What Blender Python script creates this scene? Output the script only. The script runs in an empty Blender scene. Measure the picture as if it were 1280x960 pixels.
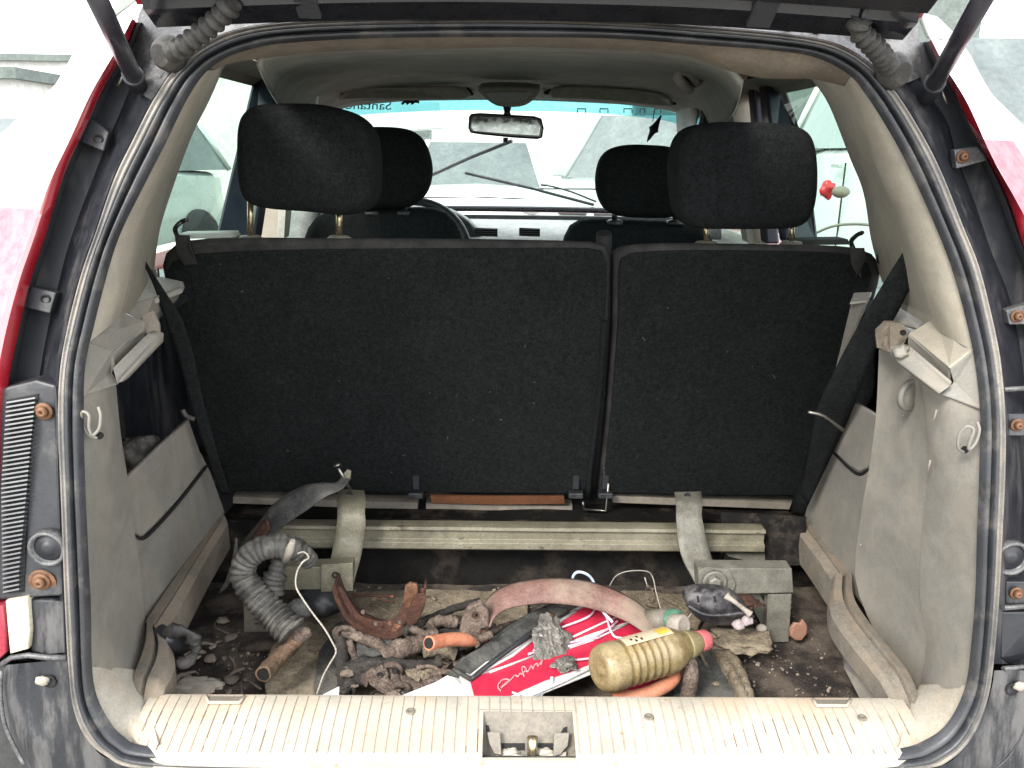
import bpy, bmesh, math, random
from mathutils import Vector, Matrix, noise
random.seed(7)
R = math.radians
V = Vector
scene = bpy.context.scene

# ------------------------------------------------------------------ camera
CAM = V((-0.03, 0.0, 1.34))
FPX = 1000.0
ROT = (Matrix.Rotation(R(-0.75), 3, 'Z') @ Matrix.Rotation(R(90 - 16.17), 3, 'X') @ Matrix.Rotation(R(0.8), 3, 'Z'))
cd = bpy.data.cameras.new('camera')
cam = bpy.data.objects.new('camera', cd)
scene.collection.objects.link(cam)
cam.matrix_world = Matrix.Translation(CAM) @ ROT.to_4x4()
cd.sensor_width = 36.0
cd.lens = 36.0 * FPX / 1280.0
cd.clip_start = 0.02
cd.clip_end = 2000
scene.camera = cam

# ------------------------------------------------------------------ sky, sun, exposure
SUN_EL, SUN_AZ = 40.0, -146.0        # azimuth from +Y clockwise; the sun stands behind the photographer
w = bpy.data.worlds.new('World')
scene.world = w
w.use_nodes = True
nt = w.node_tree
bg = nt.nodes['Background']
bg.inputs['Strength'].default_value = 0.12
sky = nt.nodes.new('ShaderNodeTexSky')
sky.sky_type = 'NISHITA'
sky.sun_disc = False
sky.sun_elevation = R(SUN_EL)
sky.sun_rotation = R(SUN_AZ)
tc = nt.nodes.new('ShaderNodeTexCoord')
cn = nt.nodes.new('ShaderNodeTexNoise')
cn.inputs['Scale'].default_value = 1.7
cn.inputs['Detail'].default_value = 5
cr = nt.nodes.new('ShaderNodeValToRGB')
cr.color_ramp.elements[0].position = 0.33
cr.color_ramp.elements[0].color = (4.2, 4.5, 4.9, 1)
cr.color_ramp.elements[1].position = 0.62
cr.color_ramp.elements[1].color = (13.5, 13.6, 13.6, 1)
mx = nt.nodes.new('ShaderNodeMix')
mx.data_type = 'RGBA'
mx.inputs['Factor'].default_value = 0.85
nt.links.new(tc.outputs['Generated'], cn.inputs['Vector'])
nt.links.new(cn.outputs['Fac'], cr.inputs['Fac'])
nt.links.new(sky.outputs['Color'], mx.inputs['A'])
nt.links.new(cr.outputs['Color'], mx.inputs['B'])
nt.links.new(mx.outputs['Result'], bg.inputs['Color'])
sl = bpy.data.lights.new('sun', 'SUN')
sl.energy = 1.5
sl.angle = R(18)
sl.color = (1.0, 0.95, 0.87)
so = bpy.data.objects.new('sun', sl)
scene.collection.objects.link(so)
sdir = V((math.sin(R(SUN_AZ)) * math.cos(R(SUN_EL)), math.cos(R(SUN_AZ)) * math.cos(R(SUN_EL)), math.sin(R(SUN_EL))))
so.rotation_euler = sdir.to_track_quat('Z', 'Y').to_euler()
so.location = (0, -4, 6)
scene.view_settings.view_transform = 'Standard'
scene.view_settings.look = 'None'
scene.view_settings.gamma = 1.0
scene.view_settings.exposure = 1.85
scene.cycles.max_bounces = 10
scene.cycles.diffuse_bounces = 5
scene.cycles.transparent_max_bounces = 16
scene.cycles.caustics_reflective = False
scene.cycles.caustics_refractive = False

# ------------------------------------------------------------------ geometry of the view (used to measure real positions)
def ray(px, py):
    return (ROT @ V(((px - 640) / FPX, (480 - py) / FPX, -1.0)))
def P(px, py, Y):
    d = ray(px, py)
    return CAM + d * (Y / d.y)
def G(px, py, z):
    d = ray(px, py)
    return CAM + d * ((z - CAM.z) / d.z)
def S(px, py, X):
    d = ray(px, py)
    return CAM + d * ((X - CAM.x) / d.x)
def PL(px, py, p0, n):
    d = ray(px, py)
    return CAM + d * ((p0 - CAM).dot(n) / d.dot(n))
def ringY(z):
    if z < 1.02:
        return 0.80 + (max(z, 0.62) - 0.62) / 0.40 * 0.08
    return 0.88 + min((z - 1.02) / 0.48, 1.2) * 0.15
def PR(px, py, off=0.0):
    Y = 0.9
    for _ in range(14):
        Y = ringY(P(px, py, Y).z) + off
    return P(px, py, Y)

# ------------------------------------------------------------------ materials
MATS = {}
def mat(name, c1, c2=None, rough=0.6, metal=0.0, scale=12.0, bump=0.15, bscale=180.0, dust=None, dustamt=0.0,
        coat=0.0, c3=None, c3scale=60.0, c3pos=0.62, spec=0.5, dscale=7.0, bdist=0.001, sheen=0.0, trans=0.0, coatior=1.5, grime=0.34, gscale=26.0, stain=0.3, stretch=None):
    if name in MATS:
        return MATS[name]
    m = bpy.data.materials.new(name)
    m.use_nodes = True
    n = m.node_tree
    L = n.links
    b = n.nodes['Principled BSDF']
    t = n.nodes.new('ShaderNodeTexCoord')
    def noi(sc, det=6.0, ro=0.6):
        q = n.nodes.new('ShaderNodeTexNoise')
        q.inputs['Scale'].default_value = sc
        q.inputs['Detail'].default_value = det
        q.inputs['Roughness'].default_value = ro
        L.new(t.outputs['Object'], q.inputs['Vector'])
        return q
    def ramp(src, a, bb):
        r = n.nodes.new('ShaderNodeMapRange')
        r.interpolation_type = 'SMOOTHSTEP'
        r.inputs['From Min'].default_value = a
        r.inputs['From Max'].default_value = bb
        L.new(src, r.inputs['Value'])
        return r.outputs['Result']
    def mixc(f, A, B):
        x = n.nodes.new('ShaderNodeMix')
        x.data_type = 'RGBA'
        L.new(f, x.inputs['Factor'])
        if isinstance(A, tuple): x.inputs['A'].default_value = (*A, 1)
        else: L.new(A, x.inputs['A'])
        if isinstance(B, tuple): x.inputs['B'].default_value = (*B, 1)
        else: L.new(B, x.inputs['B'])
        return x.outputs['Result']
    c2 = c2 or tuple(min(1, k * 0.78) for k in c1)
    col = mixc(ramp(noi(scale).outputs['Fac'], 0.36, 0.64), c1, c2)
    if c3:
        col = mixc(ramp(noi(c3scale, 8, 0.7).outputs['Fac'], c3pos, c3pos + 0.07), col, c3)
    if grime:
        def greymul(colr, src, lo, hi):
            q = n.nodes.new('ShaderNodeMapRange')
            q.inputs['From Min'].default_value = 0.33
            q.inputs['From Max'].default_value = 0.67
            q.inputs['To Min'].default_value = lo
            q.inputs['To Max'].default_value = hi
            L.new(src, q.inputs['Value'])
            x = n.nodes.new('ShaderNodeMix')
            x.data_type = 'RGBA'; x.blend_type = 'MULTIPLY'
            x.inputs['Factor'].default_value = 1.0
            L.new(colr, x.inputs['A']); L.new(q.outputs['Result'], x.inputs['B'])
            return x.outputs['Result']
        if stain: col = greymul(col, noi(6.5, 7, 0.62).outputs['Fac'], 1 - .75 * stain, 1 + .25 * stain)
        col = greymul(col, noi(gscale, 9, 0.72).outputs['Fac'], 1 - .62 * grime, 1 + .30 * grime)
        col = greymul(col, noi(330, 3, 0.6).outputs['Fac'], 1 - .5 * grime, 1 + .4 * grime)
    rr = ramp(noi(scale * 3).outputs['Fac'], 0.3, 0.7)
    mr = n.nodes.new('ShaderNodeMapRange')
    mr.inputs['To Min'].default_value = max(0.03, rough - 0.07)
    mr.inputs['To Max'].default_value = min(1, rough + 0.1)
    L.new(rr, mr.inputs['Value'])
    rout = mr.outputs['Result']
    if dust:
        g = n.nodes.new('ShaderNodeNewGeometry')
        sx = n.nodes.new('ShaderNodeSeparateXYZ')
        L.new(g.outputs['Normal'], sx.inputs[0])
        up = n.nodes.new('ShaderNodeMapRange')
        up.inputs['From Min'].default_value = -0.5
        up.inputs['From Max'].default_value = 1.0
        up.inputs['To Min'].default_value = 0.35
        up.inputs['To Max'].default_value = 1.0
        L.new(sx.outputs['Z'], up.inputs['Value'])
        dq = noi(dscale, 8, 0.68)
        if stretch:
            mp = n.nodes.new('ShaderNodeMapping'); mp.inputs['Scale'].default_value = stretch
            L.new(t.outputs['Object'], mp.inputs['Vector']); L.new(mp.outputs['Vector'], dq.inputs['Vector'])
        dn = ramp(dq.outputs['Fac'], 0.62 - 0.4 * dustamt, 0.72 - 0.2 * dustamt)
        mu = n.nodes.new('ShaderNodeMath'); mu.operation = 'MULTIPLY'
        L.new(up.outputs['Result'], mu.inputs[0]); L.new(dn, mu.inputs[1])
        mu2 = n.nodes.new('ShaderNodeMath'); mu2.operation = 'MULTIPLY'
        L.new(mu.outputs[0], mu2.inputs[0]); mu2.inputs[1].default_value = min(1, dustamt * 1.2)
        col = mixc(mu2.outputs[0], col, dust)
        rx = n.nodes.new('ShaderNodeMix')
        rx.data_type = 'FLOAT'
        L.new(mu2.outputs[0], rx.inputs['Factor']); L.new(rout, rx.inputs['A']); rx.inputs['B'].default_value = 0.9
        rout = rx.outputs['Result']
    L.new(col, b.inputs['Base Color'])
    L.new(rout, b.inputs['Roughness'])
    b.inputs['Metallic'].default_value = metal
    b.inputs['Specular IOR Level'].default_value = spec
    b.inputs['Coat Weight'].default_value = coat
    b.inputs['Coat Roughness'].default_value = 0.06
    b.inputs['Coat IOR'].default_value = coatior
    b.inputs['Sheen Weight'].default_value = sheen
    b.inputs['Transmission Weight'].default_value = trans
    if bump:
        bn = noi(bscale, 5, 0.6)
        bp = n.nodes.new('ShaderNodeBump')
        bp.inputs['Strength'].default_value = bump
        bp.inputs['Distance'].default_value = bdist
        L.new(bn.outputs['Fac'], bp.inputs['Height'])
        L.new(bp.outputs['Normal'], b.inputs['Normal'])
    MATS[name] = m
    return m
def glass(name, tint, gloss=0.06):
    m = bpy.data.materials.new(name)
    m.use_nodes = True
    n = m.node_tree
    n.nodes.remove(n.nodes['Principled BSDF'])
    tr = n.nodes.new('ShaderNodeBsdfTransparent'); tr.inputs['Color'].default_value = (*tint, 1)
    gl = n.nodes.new('ShaderNodeBsdfGlossy'); gl.inputs['Roughness'].default_value = 0.03
    fr = n.nodes.new('ShaderNodeLayerWeight')
    pw = n.nodes.new('ShaderNodeMath'); pw.operation = 'POWER'; pw.inputs[1].default_value = 5.0
    n.links.new(fr.outputs['Facing'], pw.inputs[0])
    sc_ = n.nodes.new('ShaderNodeMath'); sc_.operation = 'MULTIPLY_ADD'; sc_.inputs[1].default_value = 0.8; sc_.inputs[2].default_value = 0.04
    n.links.new(pw.outputs[0], sc_.inputs[0])
    ms = n.nodes.new('ShaderNodeMixShader')
    n.links.new(sc_.outputs[0], ms.inputs[0]); n.links.new(tr.outputs[0], ms.inputs[1]); n.links.new(gl.outputs[0], ms.inputs[2])
    n.links.new(ms.outputs[0], n.nodes['Material Output'].inputs['Surface'])
    MATS[name] = m
    return m
M = {}
DUST = (0.36, 0.31, 0.25)
M['trim'] = mat('grey_trim_plastic', (0.210, 0.200, 0.178), (0.188, 0.180, 0.158), 0.62, grime=.20, stain=.16, stretch=(1, 1, .6), bump=0.25, bscale=420, dust=(0.27, 0.235, 0.19), dustamt=0.5, dscale=14, c3=(0.36, 0.34, 0.30), c3scale=38, c3pos=0.70)
M['trimlight'] = mat('worn_pale_trim', (0.27, 0.255, 0.22), (0.22, 0.21, 0.185), 0.7, grime=.3, bump=.3, bscale=300, dust=(0.30, 0.27, 0.22), dustamt=.5, dscale=12)
M['corner'] = mat('dusty_corner_trim', (0.47, 0.435, 0.37), (0.38, 0.345, 0.285), 0.65, grime=.25, bump=.3, bscale=250, dust=(0.36, 0.29, 0.21), dustamt=.45, dscale=12)
M['trimlow'] = mat('dusty_low_trim_plastic', (0.225, 0.205, 0.17), (0.16, 0.14, 0.115), 0.75, bump=0.3, bscale=220, dust=(0.24, 0.19, 0.14), dustamt=0.6, dscale=16, grime=.5)
M['pillar'] = mat('beige_pillar_plastic', (0.35, 0.32, 0.26), (0.31, 0.285, 0.235), 0.6, grime=.14, bump=0.2, bscale=420, dust=(0.34, 0.29, 0.22), dustamt=0.35)
M['shelf'] = mat('pale_shelf_plastic', (0.44, 0.43, 0.385), (0.38, 0.37, 0.33), 0.6, bump=0.2, bscale=300)
M['header'] = mat('brown_header_trim', (0.20, 0.165, 0.125), (0.165, 0.14, 0.11), 0.8, bump=0.3, bscale=300, dust=(0.28, 0.21, 0.15), dustamt=0.3)
M['liner'] = mat('headliner_cloth', (0.27, 0.275, 0.25), (0.24, 0.245, 0.225), 0.95, grime=.1, bump=0.35, bscale=700, spec=0.1)
M['visor'] = mat('visor_vinyl', (0.30, 0.29, 0.26), (0.27, 0.26, 0.235), 0.7, bump=0.2, bscale=500)
M['black_cloth'] = mat('black_seat_cloth', (0.0180, 0.0198, 0.0207), (0.0155, 0.0172, 0.018), 0.95, stain=.08, gscale=120, bump=0.8, bscale=900, spec=0.08, c3=(0.06, 0.06, 0.06), c3scale=380, c3pos=0.64, bdist=0.003, grime=.7)
M['carpet_back'] = mat('black_carpet_backing', (0.0205, 0.0230, 0.0230), (0.018, 0.0203, 0.0200), 1.0, stain=.08, gscale=120, bump=0.9, bscale=800, spec=0.06, c3=(0.045, 0.045, 0.044), c3scale=330, c3pos=0.66, bdist=0.003, grime=.75)
M['grey_cloth'] = mat('grey_seat_cloth', (0.05, 0.049, 0.046), (0.03, 0.03, 0.03), 0.95, bump=0.6, bscale=800, spec=0.1, scale=16)
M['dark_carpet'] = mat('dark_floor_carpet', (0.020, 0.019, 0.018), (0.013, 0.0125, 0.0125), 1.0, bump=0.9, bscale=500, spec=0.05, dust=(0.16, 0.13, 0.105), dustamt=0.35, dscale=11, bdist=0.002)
M['floor_dirt'] = mat('dirty_cargo_mat', (0.048, 0.036, 0.031), (0.022, 0.017, 0.016), 0.95, bump=0.9, bscale=260, dust=(0.20, 0.16, 0.125), dustamt=0.5, dscale=10, c3=(0.30, 0.26, 0.22), c3scale=110, c3pos=0.68, bdist=0.004, grime=1.0)
M['rubber'] = mat('black_seal_rubber', (0.035, 0.037, 0.042), (0.022, 0.024, 0.028), 0.42, bump=0.25, bscale=300, dust=(0.24, 0.22, 0.19), dustamt=0.28, dscale=22)
M['flange'] = mat('dusty_flange_metal', (0.20, 0.185, 0.165), (0.11, 0.105, 0.10), 0.45, metal=0.15, bump=0.25, bscale=200, dust=(0.36, 0.31, 0.25), dustamt=0.4, dscale=16, c3=(0.09, 0.085, 0.08), c3scale=25, c3pos=0.63)
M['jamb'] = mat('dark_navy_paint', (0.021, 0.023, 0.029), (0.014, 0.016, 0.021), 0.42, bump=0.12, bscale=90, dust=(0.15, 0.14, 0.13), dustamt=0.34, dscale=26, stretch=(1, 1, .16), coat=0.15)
M['jambgrey'] = mat('dusty_grey_paint', (0.12, 0.12, 0.122), (0.07, 0.07, 0.074), 0.42, bump=0.2, bscale=60, dust=(0.30, 0.29, 0.28), dustamt=0.4, dscale=14, c3=(0.03, 0.03, 0.035), c3scale=35, c3pos=0.57, grime=.9)
M['sidelens'] = mat('pinkish_red_lens', (0.52, 0.10, 0.13), (0.50, 0.16, 0.18), 0.5, scale=60, bump=0.3, bscale=90, coat=0.12, spec=0.4, grime=0.1, stain=0)
M['red'] = mat('red_car_paint', (0.42, 0.008, 0.022), (0.38, 0.007, 0.02), 0.28, bump=0.05, bscale=20, grime=.1, coat=1.0, dust=(0.6, 0.5, 0.48), dustamt=0.10, spec=0.9, coatior=2.1)
M['paled'] = mat('red_paint_sky_glare', (0.62, 0.36, 0.36), (0.60, 0.24, 0.25), 0.3, scale=3, bump=0.05, bscale=20, coat=1.0, spec=0.9, coatior=2.1, grime=0.15)  # red flank paint, sky reflection painted in as a pale tone
M['bumper'] = mat('dirty_black_bumper', (0.018, 0.020, 0.025), (0.012, 0.013, 0.017), 0.5, bump=0.5, bscale=70, dust=(0.21, 0.20, 0.19), dustamt=0.45, dscale=34, stretch=(1, 1, .13), c3=(0.26, 0.25, 0.24), c3scale=75, c3pos=0.66, grime=.6)
M['black_plastic'] = mat('black_plastic', (0.025, 0.027, 0.032), (0.018, 0.019, 0.023), 0.45, bump=0.2, bscale=250, dust=(0.22, 0.21, 0.20), dustamt=0.25, dscale=14)
M['slat'] = mat('grey_black_slat_plastic', (0.10, 0.105, 0.11), (0.07, 0.072, 0.078), 0.35, bump=0.1, dust=(0.3, 0.3, 0.29), dustamt=0.3)
M['sill'] = mat('cream_sill_plastic', (0.50, 0.46, 0.39), (0.41, 0.37, 0.305), 0.55, grime=.2, scale=9, bump=0.3, bscale=250, dust=(0.38, 0.275, 0.185), dustamt=0.50, dscale=13, c3=(0.34, 0.25, 0.17), c3scale=48, c3pos=0.61)
M['rust'] = mat('brown_rust', (0.095, 0.035, 0.018), (0.045, 0.018, 0.012), 0.85, bump=1.0, bscale=150, c3=(0.22, 0.10, 0.055), c3scale=45, c3pos=0.58, scale=30, bdist=0.003, grime=.9)
M['rustpink'] = mat('dusty_rusty_metal', (0.165, 0.118, 0.092), (0.075, 0.052, 0.042), 0.85, grime=1.0, bump=1.0, bscale=130, c3=(0.12, 0.055, 0.035), c3scale=40, c3pos=0.58, scale=30, dust=(0.30, 0.245, 0.195), dustamt=0.45, dscale=40, bdist=0.004)
M['screw'] = mat('orange_rusty_screw', (0.20, 0.095, 0.045), (0.09, 0.04, 0.02), 0.7, bump=0.6, bscale=300, scale=80)
M['oliv'] = mat('olive_painted_steel', (0.24, 0.222, 0.16), (0.17, 0.155, 0.11), 0.5, bump=0.45, bscale=120, grime=.5, c3=(0.05, 0.042, 0.03), c3scale=26, c3pos=0.60, dust=(0.34, 0.31, 0.24), dustamt=0.3, scale=14, metal=0.1)
M['olivgrey'] = mat('grey_green_painted_steel', (0.20, 0.192, 0.16), (0.15, 0.145, 0.12), 0.55, bump=0.6, bscale=160, c3=(0.10, 0.09, 0.07), c3scale=50, c3pos=0.62, dust=(0.28, 0.26, 0.22), dustamt=0.35, scale=20, grime=.45)
M['hose'] = mat('grey_corrugated_rubber', (0.062, 0.060, 0.054), (0.030, 0.029, 0.027), 0.6, bump=0.4, bscale=220, dust=(0.24, 0.22, 0.19), dustamt=0.5, dscale=30)
M['tan'] = mat('muddy_tan_board', (0.27, 0.22, 0.155), (0.15, 0.12, 0.08), 0.95, bump=1.0, bscale=60, scale=14, c3=(0.10, 0.075, 0.05), c3scale=30, c3pos=0.58, dust=(0.34, 0.29, 0.22), dustamt=0.4, bdist=0.005, grime=1.0)
M['muddark'] = mat('dry_mud_rubber', (0.055, 0.047, 0.042), (0.028, 0.025, 0.023), 0.9, bump=1.0, bscale=90, scale=18, c3=(0.26, 0.21, 0.165), c3scale=40, c3pos=0.58, bdist=0.004, grime=1.0)
M['strap'] = mat('pink_brown_band', (0.235, 0.125, 0.105), (0.20, 0.15, 0.115), 0.7, grime=.6, scale=7, bump=0.4, bscale=120, dust=(0.27, 0.21, 0.16), dustamt=0.6, dscale=9, c3=(0.20, 0.13, 0.09), c3scale=40, c3pos=0.66)
M['orange_hose'] = mat('orange_rubber_hose', (0.62, 0.22, 0.12), (0.55, 0.26, 0.16), 0.55, bump=0.3, bscale=80, dust=(0.5, 0.34, 0.24), dustamt=0.25)
M['white'] = mat('white_card', (0.74, 0.735, 0.73), (0.72, 0.71, 0.70), 0.7, bump=0.1)
M['redcard'] = mat('red_card', (0.60, 0.030, 0.075), (0.52, 0.022, 0.06), 0.38, bump=0.1, bscale=30, coat=0.2)
M['pinkline'] = mat('pink_cord', (0.80, 0.50, 0.60), (0.78, 0.62, 0.74), 0.6, scale=8)
M['bluecord'] = mat('pale_blue_cord', (0.45, 0.62, 0.80), (0.62, 0.70, 0.82), 0.5)
M['bottle'] = mat('gold_dusty_bottle', (0.29, 0.215, 0.10), (0.20, 0.15, 0.07), 0.4, bump=0.3, bscale=60, dust=(0.34, 0.27, 0.16), dustamt=0.5, dscale=18, spec=0.6, grime=.6, coat=0.12)
M['bottleneck'] = mat('dull_bottle_neck', (0.27, 0.225, 0.115), (0.21, 0.175, 0.09), 0.5, bump=0.4, bscale=90, dust=(0.33, 0.28, 0.18), dustamt=0.4)
M['pinkcap'] = mat('pink_red_cap', (0.62, 0.16, 0.17), (0.55, 0.13, 0.14), 0.6, bump=0.2)
M['label_cream'] = mat('cream_paper_label', (0.68, 0.56, 0.40), (0.62, 0.42, 0.28), 0.6, scale=30)
M['yellow'] = mat('yellow_print', (0.70, 0.50, 0.07), None, 0.5)
M['ink'] = mat('dark_ink', (0.006, 0.006, 0.006), None, 0.8)
M['graphite'] = mat('dark_plastic_violet', (0.040, 0.038, 0.043), (0.020, 0.019, 0.023), 0.35, bump=0.4, bscale=70, dust=(0.19, 0.18, 0.18), dustamt=0.5, dscale=40, grime=.8)
M['bone'] = mat('offwhite_scrap', (0.38, 0.34, 0.29), (0.27, 0.23, 0.19), 0.75, bump=0.5, bscale=120)
M['paleplum'] = mat('pale_pink_scrap', (0.46, 0.39, 0.40), (0.33, 0.27, 0.27), 0.7, bump=0.4)
M['terra'] = mat('terracotta_scrap', (0.38, 0.20, 0.13), (0.26, 0.14, 0.095), 0.8, bump=0.6, bscale=80)
M['green'] = mat('green_label', (0.07, 0.20, 0.13), (0.12, 0.22, 0.16), 0.5)
M['foil'] = mat('crumpled_grey_foil', (0.24, 0.225, 0.20), (0.11, 0.10, 0.09), 0.42, metal=0.15, bump=1.0, bscale=70, scale=45, c3=(0.62, 0.60, 0.56), c3scale=80, c3pos=0.62, bdist=0.004)
M['greyrubber'] = mat('grey_flaky_rubber', (0.075, 0.076, 0.07), (0.04, 0.042, 0.04), 0.8, bump=0.8, bscale=70, scale=20, dust=(0.19, 0.175, 0.155), dustamt=0.45, bdist=0.004, grime=.9)
M['steel'] = mat('bright_steel', (0.34, 0.33, 0.30), (0.22, 0.21, 0.19), 0.32, metal=0.9, bump=0.2)
M['goldsteel'] = mat('yellowed_steel_post', (0.55, 0.45, 0.28), (0.42, 0.34, 0.22), 0.28, metal=0.85, bump=0.1)
M['wire'] = mat('white_twisted_wire', (0.40, 0.37, 0.31), (0.30, 0.27, 0.23), 0.6)
M['wood'] = mat('orange_wood', (0.24, 0.10, 0.045), (0.15, 0.06, 0.03), 0.6, bump=0.3, bscale=60)
M['black_gloss'] = mat('black_gloss_frame', (0.012, 0.013, 0.017), None, 0.28, bump=0.05, coat=0.3)
M['navy'] = mat('navy_window_frame', (0.018, 0.023, 0.038), (0.012, 0.016, 0.028), 0.4, bump=0.1)
M['dash'] = mat('pale_dash_plastic', (0.34, 0.36, 0.35), (0.30, 0.32, 0.31), 0.6, bump=0.2)
M['dashtop'] = mat('dash_top_cover', (0.50, 0.50, 0.48), (0.46, 0.46, 0.44), 0.7, bump=0.2)
M['strut'] = mat('gas_strut_black', (0.035, 0.033, 0.045), (0.025, 0.024, 0.032), 0.32, bump=0.1, dust=(0.2, 0.19, 0.18), dustamt=0.25)
M['boot'] = mat('grey_rubber_boot', (0.055, 0.052, 0.046), (0.03, 0.028, 0.026), 0.65, bump=0.4, dust=(0.17, 0.155, 0.135), dustamt=0.4, dscale=30, grime=.7)
M['lensw'] = mat('cream_lamp_lens', (0.62, 0.56, 0.42), (0.55, 0.50, 0.38), 0.45, bump=0.1, dust=(0.5, 0.44, 0.33), dustamt=0.3)
M['lensr'] = mat('dull_red_lens', (0.33, 0.03, 0.05), (0.25, 0.02, 0.04), 0.3, bump=0.1, dust=(0.4, 0.3, 0.28), dustamt=0.3)
M['metalplate'] = mat('dull_grey_plate', (0.21, 0.185, 0.15), (0.16, 0.14, 0.115), 0.6, bump=0.3, dust=(0.30, 0.26, 0.20), dustamt=0.4, dscale=20)
M['leaf'] = mat('dark_crumbs', (0.40, 0.34, 0.27), (0.15, 0.12, 0.10), 0.9)
M['mirror'] = mat('mirror_glass', (0.20, 0.22, 0.21), (0.16, 0.18, 0.17), 0.03, metal=1.0, bump=0)
M['ground'] = mat('pale_gravel_ground', (0.36, 0.35, 0.32), (0.30, 0.285, 0.26), 0.95, scale=0.8, bump=0.6, bscale=9, c3=(0.24, 0.23, 0.21), c3scale=4, c3pos=0.6, bdist=0.02)
M['wall'] = mat('white_rendered_wall', grime=.2, c1=(0.66, 0.66, 0.63), c2=(0.58, 0.58, 0.55), rough=0.9, scale=0.6, bump=0.2, bscale=20)
M['concrete'] = mat('grey_green_concrete', (0.16, 0.19, 0.175), (0.12, 0.145, 0.135), 0.9, scale=1.2, bump=0.3, bscale=15)
M['carwhite'] = mat('white_car_paint', grime=0, c1=(0.76, 0.77, 0.75), c2=(0.72, 0.73, 0.71), rough=0.25, coat=0.8, bump=0, scale=2)
M['carsilver'] = mat('silver_green_car_paint', grime=0, c1=(0.40, 0.44, 0.42), c2=(0.37, 0.41, 0.39), rough=0.3, coat=0.6, metal=0.3, bump=0, scale=2)
M['vanpaint'] = mat('pale_green_van_paint', (0.27, 0.32, 0.295), (0.25, 0.30, 0.275), 0.3, coat=0.6, bump=0, scale=2, grime=0)
M['carglass'] = mat('dark_car_window', (0.12, 0.145, 0.135), (0.09, 0.11, 0.105), 0.06, bump=0, scale=2, spec=0.8)
M['tyre'] = mat('tyre_rubber', (0.03, 0.03, 0.03), None, 0.85, bump=0.4)
M['rim'] = mat('alloy_rim', (0.5, 0.5, 0.5), None, 0.3, metal=0.8, bump=0)
M['lamp'] = mat('clear_lamp_lens', (0.55, 0.57, 0.57), (0.4, 0.42, 0.42), 0.08, bump=0, spec=0.9)
M['redplastic'] = mat('red_plastic', (0.55, 0.02, 0.03), None, 0.3, bump=0)
M['glass'] = glass('greenish_window_glass', (0.62, 0.80, 0.71))
M['wglass'] = glass('windscreen_glass', (0.90, 0.97, 0.95))
M['band'] = glass('blue_sun_band_film', (0.25, 0.62, 0.68))

# ------------------------------------------------------------------ mesh helpers
ORG = {}
def origin(o):
    return ORG.get(o.name, V((0, 0, 0)))
def props(o, label=None, cat=None, group=None, kind=None):
    if label: o['label'] = label
    if cat: o['category'] = cat
    if group: o['group'] = group
    if kind: o['kind'] = kind
    return o
def empty(name, loc, label=None, cat=None, group=None, parent=None):
    o = bpy.data.objects.new(name, None)
    scene.collection.objects.link(o)
    loc = V(loc)
    ORG[o.name] = loc
    if parent:
        o.parent = parent
        o.location = loc - origin(parent)
    else:
        o.location = loc
    o.empty_display_size = 0.05
    return props(o, label, cat, group)
def mk(name, geo, m, parent=None, smooth=True, solid=0.0, bevel=0.0, sub=0, auto=None, solid_off=0.0, label=None, cat=None, group=None, kind=None):
    verts, faces = geo
    verts = [V(v) for v in verts]
    if parent is not None:
        org = origin(parent)
        loc = V((0, 0, 0))
        if m is not None and len(verts):
            mn = [min(v[i] for v in verts) for i in range(3)]; mxx = [max(v[i] for v in verts) for i in range(3)]
            base = V(((mn[0] + mxx[0]) / 2, (mn[1] + mxx[1]) / 2, mn[2]))
            loc = base - org
    else:
        mn = [min(v[i] for v in verts) for i in range(3)]; mxx = [max(v[i] for v in verts) for i in range(3)]
        base = V(((mn[0] + mxx[0]) / 2, (mn[1] + mxx[1]) / 2, mn[2]))
        loc = base
    me = bpy.data.meshes.new(name)
    me.from_pydata([tuple(v - base) for v in verts], [], faces)
    me.materials.append(m)
    bm = bmesh.new(); bm.from_mesh(me)
    bmesh.ops.remove_doubles(bm, verts=bm.verts, dist=1e-6)
    bmesh.ops.recalc_face_normals(bm, faces=bm.faces)
    bm.to_mesh(me); bm.free()
    for p in me.polygons: p.use_smooth = smooth and len(p.vertices) < 7
    o = bpy.data.objects.new(name, me)
    scene.collection.objects.link(o)
    if parent is not None: o.parent = parent
    o.location = loc
    ORG[o.name] = base
    if solid:
        s = o.modifiers.new('solid', 'SOLIDIFY'); s.thickness = solid; s.offset = solid_off
    if bevel:
        b = o.modifiers.new('bevel', 'BEVEL'); b.width = bevel; b.segments = 2; b.limit_method = 'ANGLE'; b.angle_limit = R(35)
    if sub:
        s = o.modifiers.new('sub', 'SUBSURF'); s.levels = sub; s.render_levels = sub
    if auto is not None and smooth:
        me.set_sharp_from_angle(angle=R(auto))
    return props(o, label, cat, group, kind)
def again(o, loc, parent=None, rot=None, scale=None):
    c = o.copy(); scene.collection.objects.link(c)
    if parent is not None:
        c.parent = parent
        c.location = V(loc) - origin(parent)
    else:
        c.location = loc
    ORG[c.name] = V(loc)
    if rot: c.rotation_euler = rot
    if scale: c.scale = scale
    return c
def crom(pts, n=6, closed=False):
    pts = [V(p) for p in pts]
    out = []
    N = len(pts)
    rng = range(N) if closed else range(N - 1)
    for i in rng:
        if closed:
            a, b, c, d = pts[(i - 1) % N], pts[i], pts[(i + 1) % N], pts[(i + 2) % N]
        else:
            b, c = pts[i], pts[i + 1]
            a = pts[i - 1] if i > 0 else b + (b - c)
            d = pts[i + 2] if i + 2 < N else c + (c - b)
        for k in range(n):
            t = k / n
            out.append(0.5 * ((2 * b) + (c - a) * t + (2 * a - 5 * b + 4 * c - d) * t * t + (3 * b - a - 3 * c + d) * t ** 3))
    if not closed: out.append(pts[-1].copy())
    return out
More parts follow.
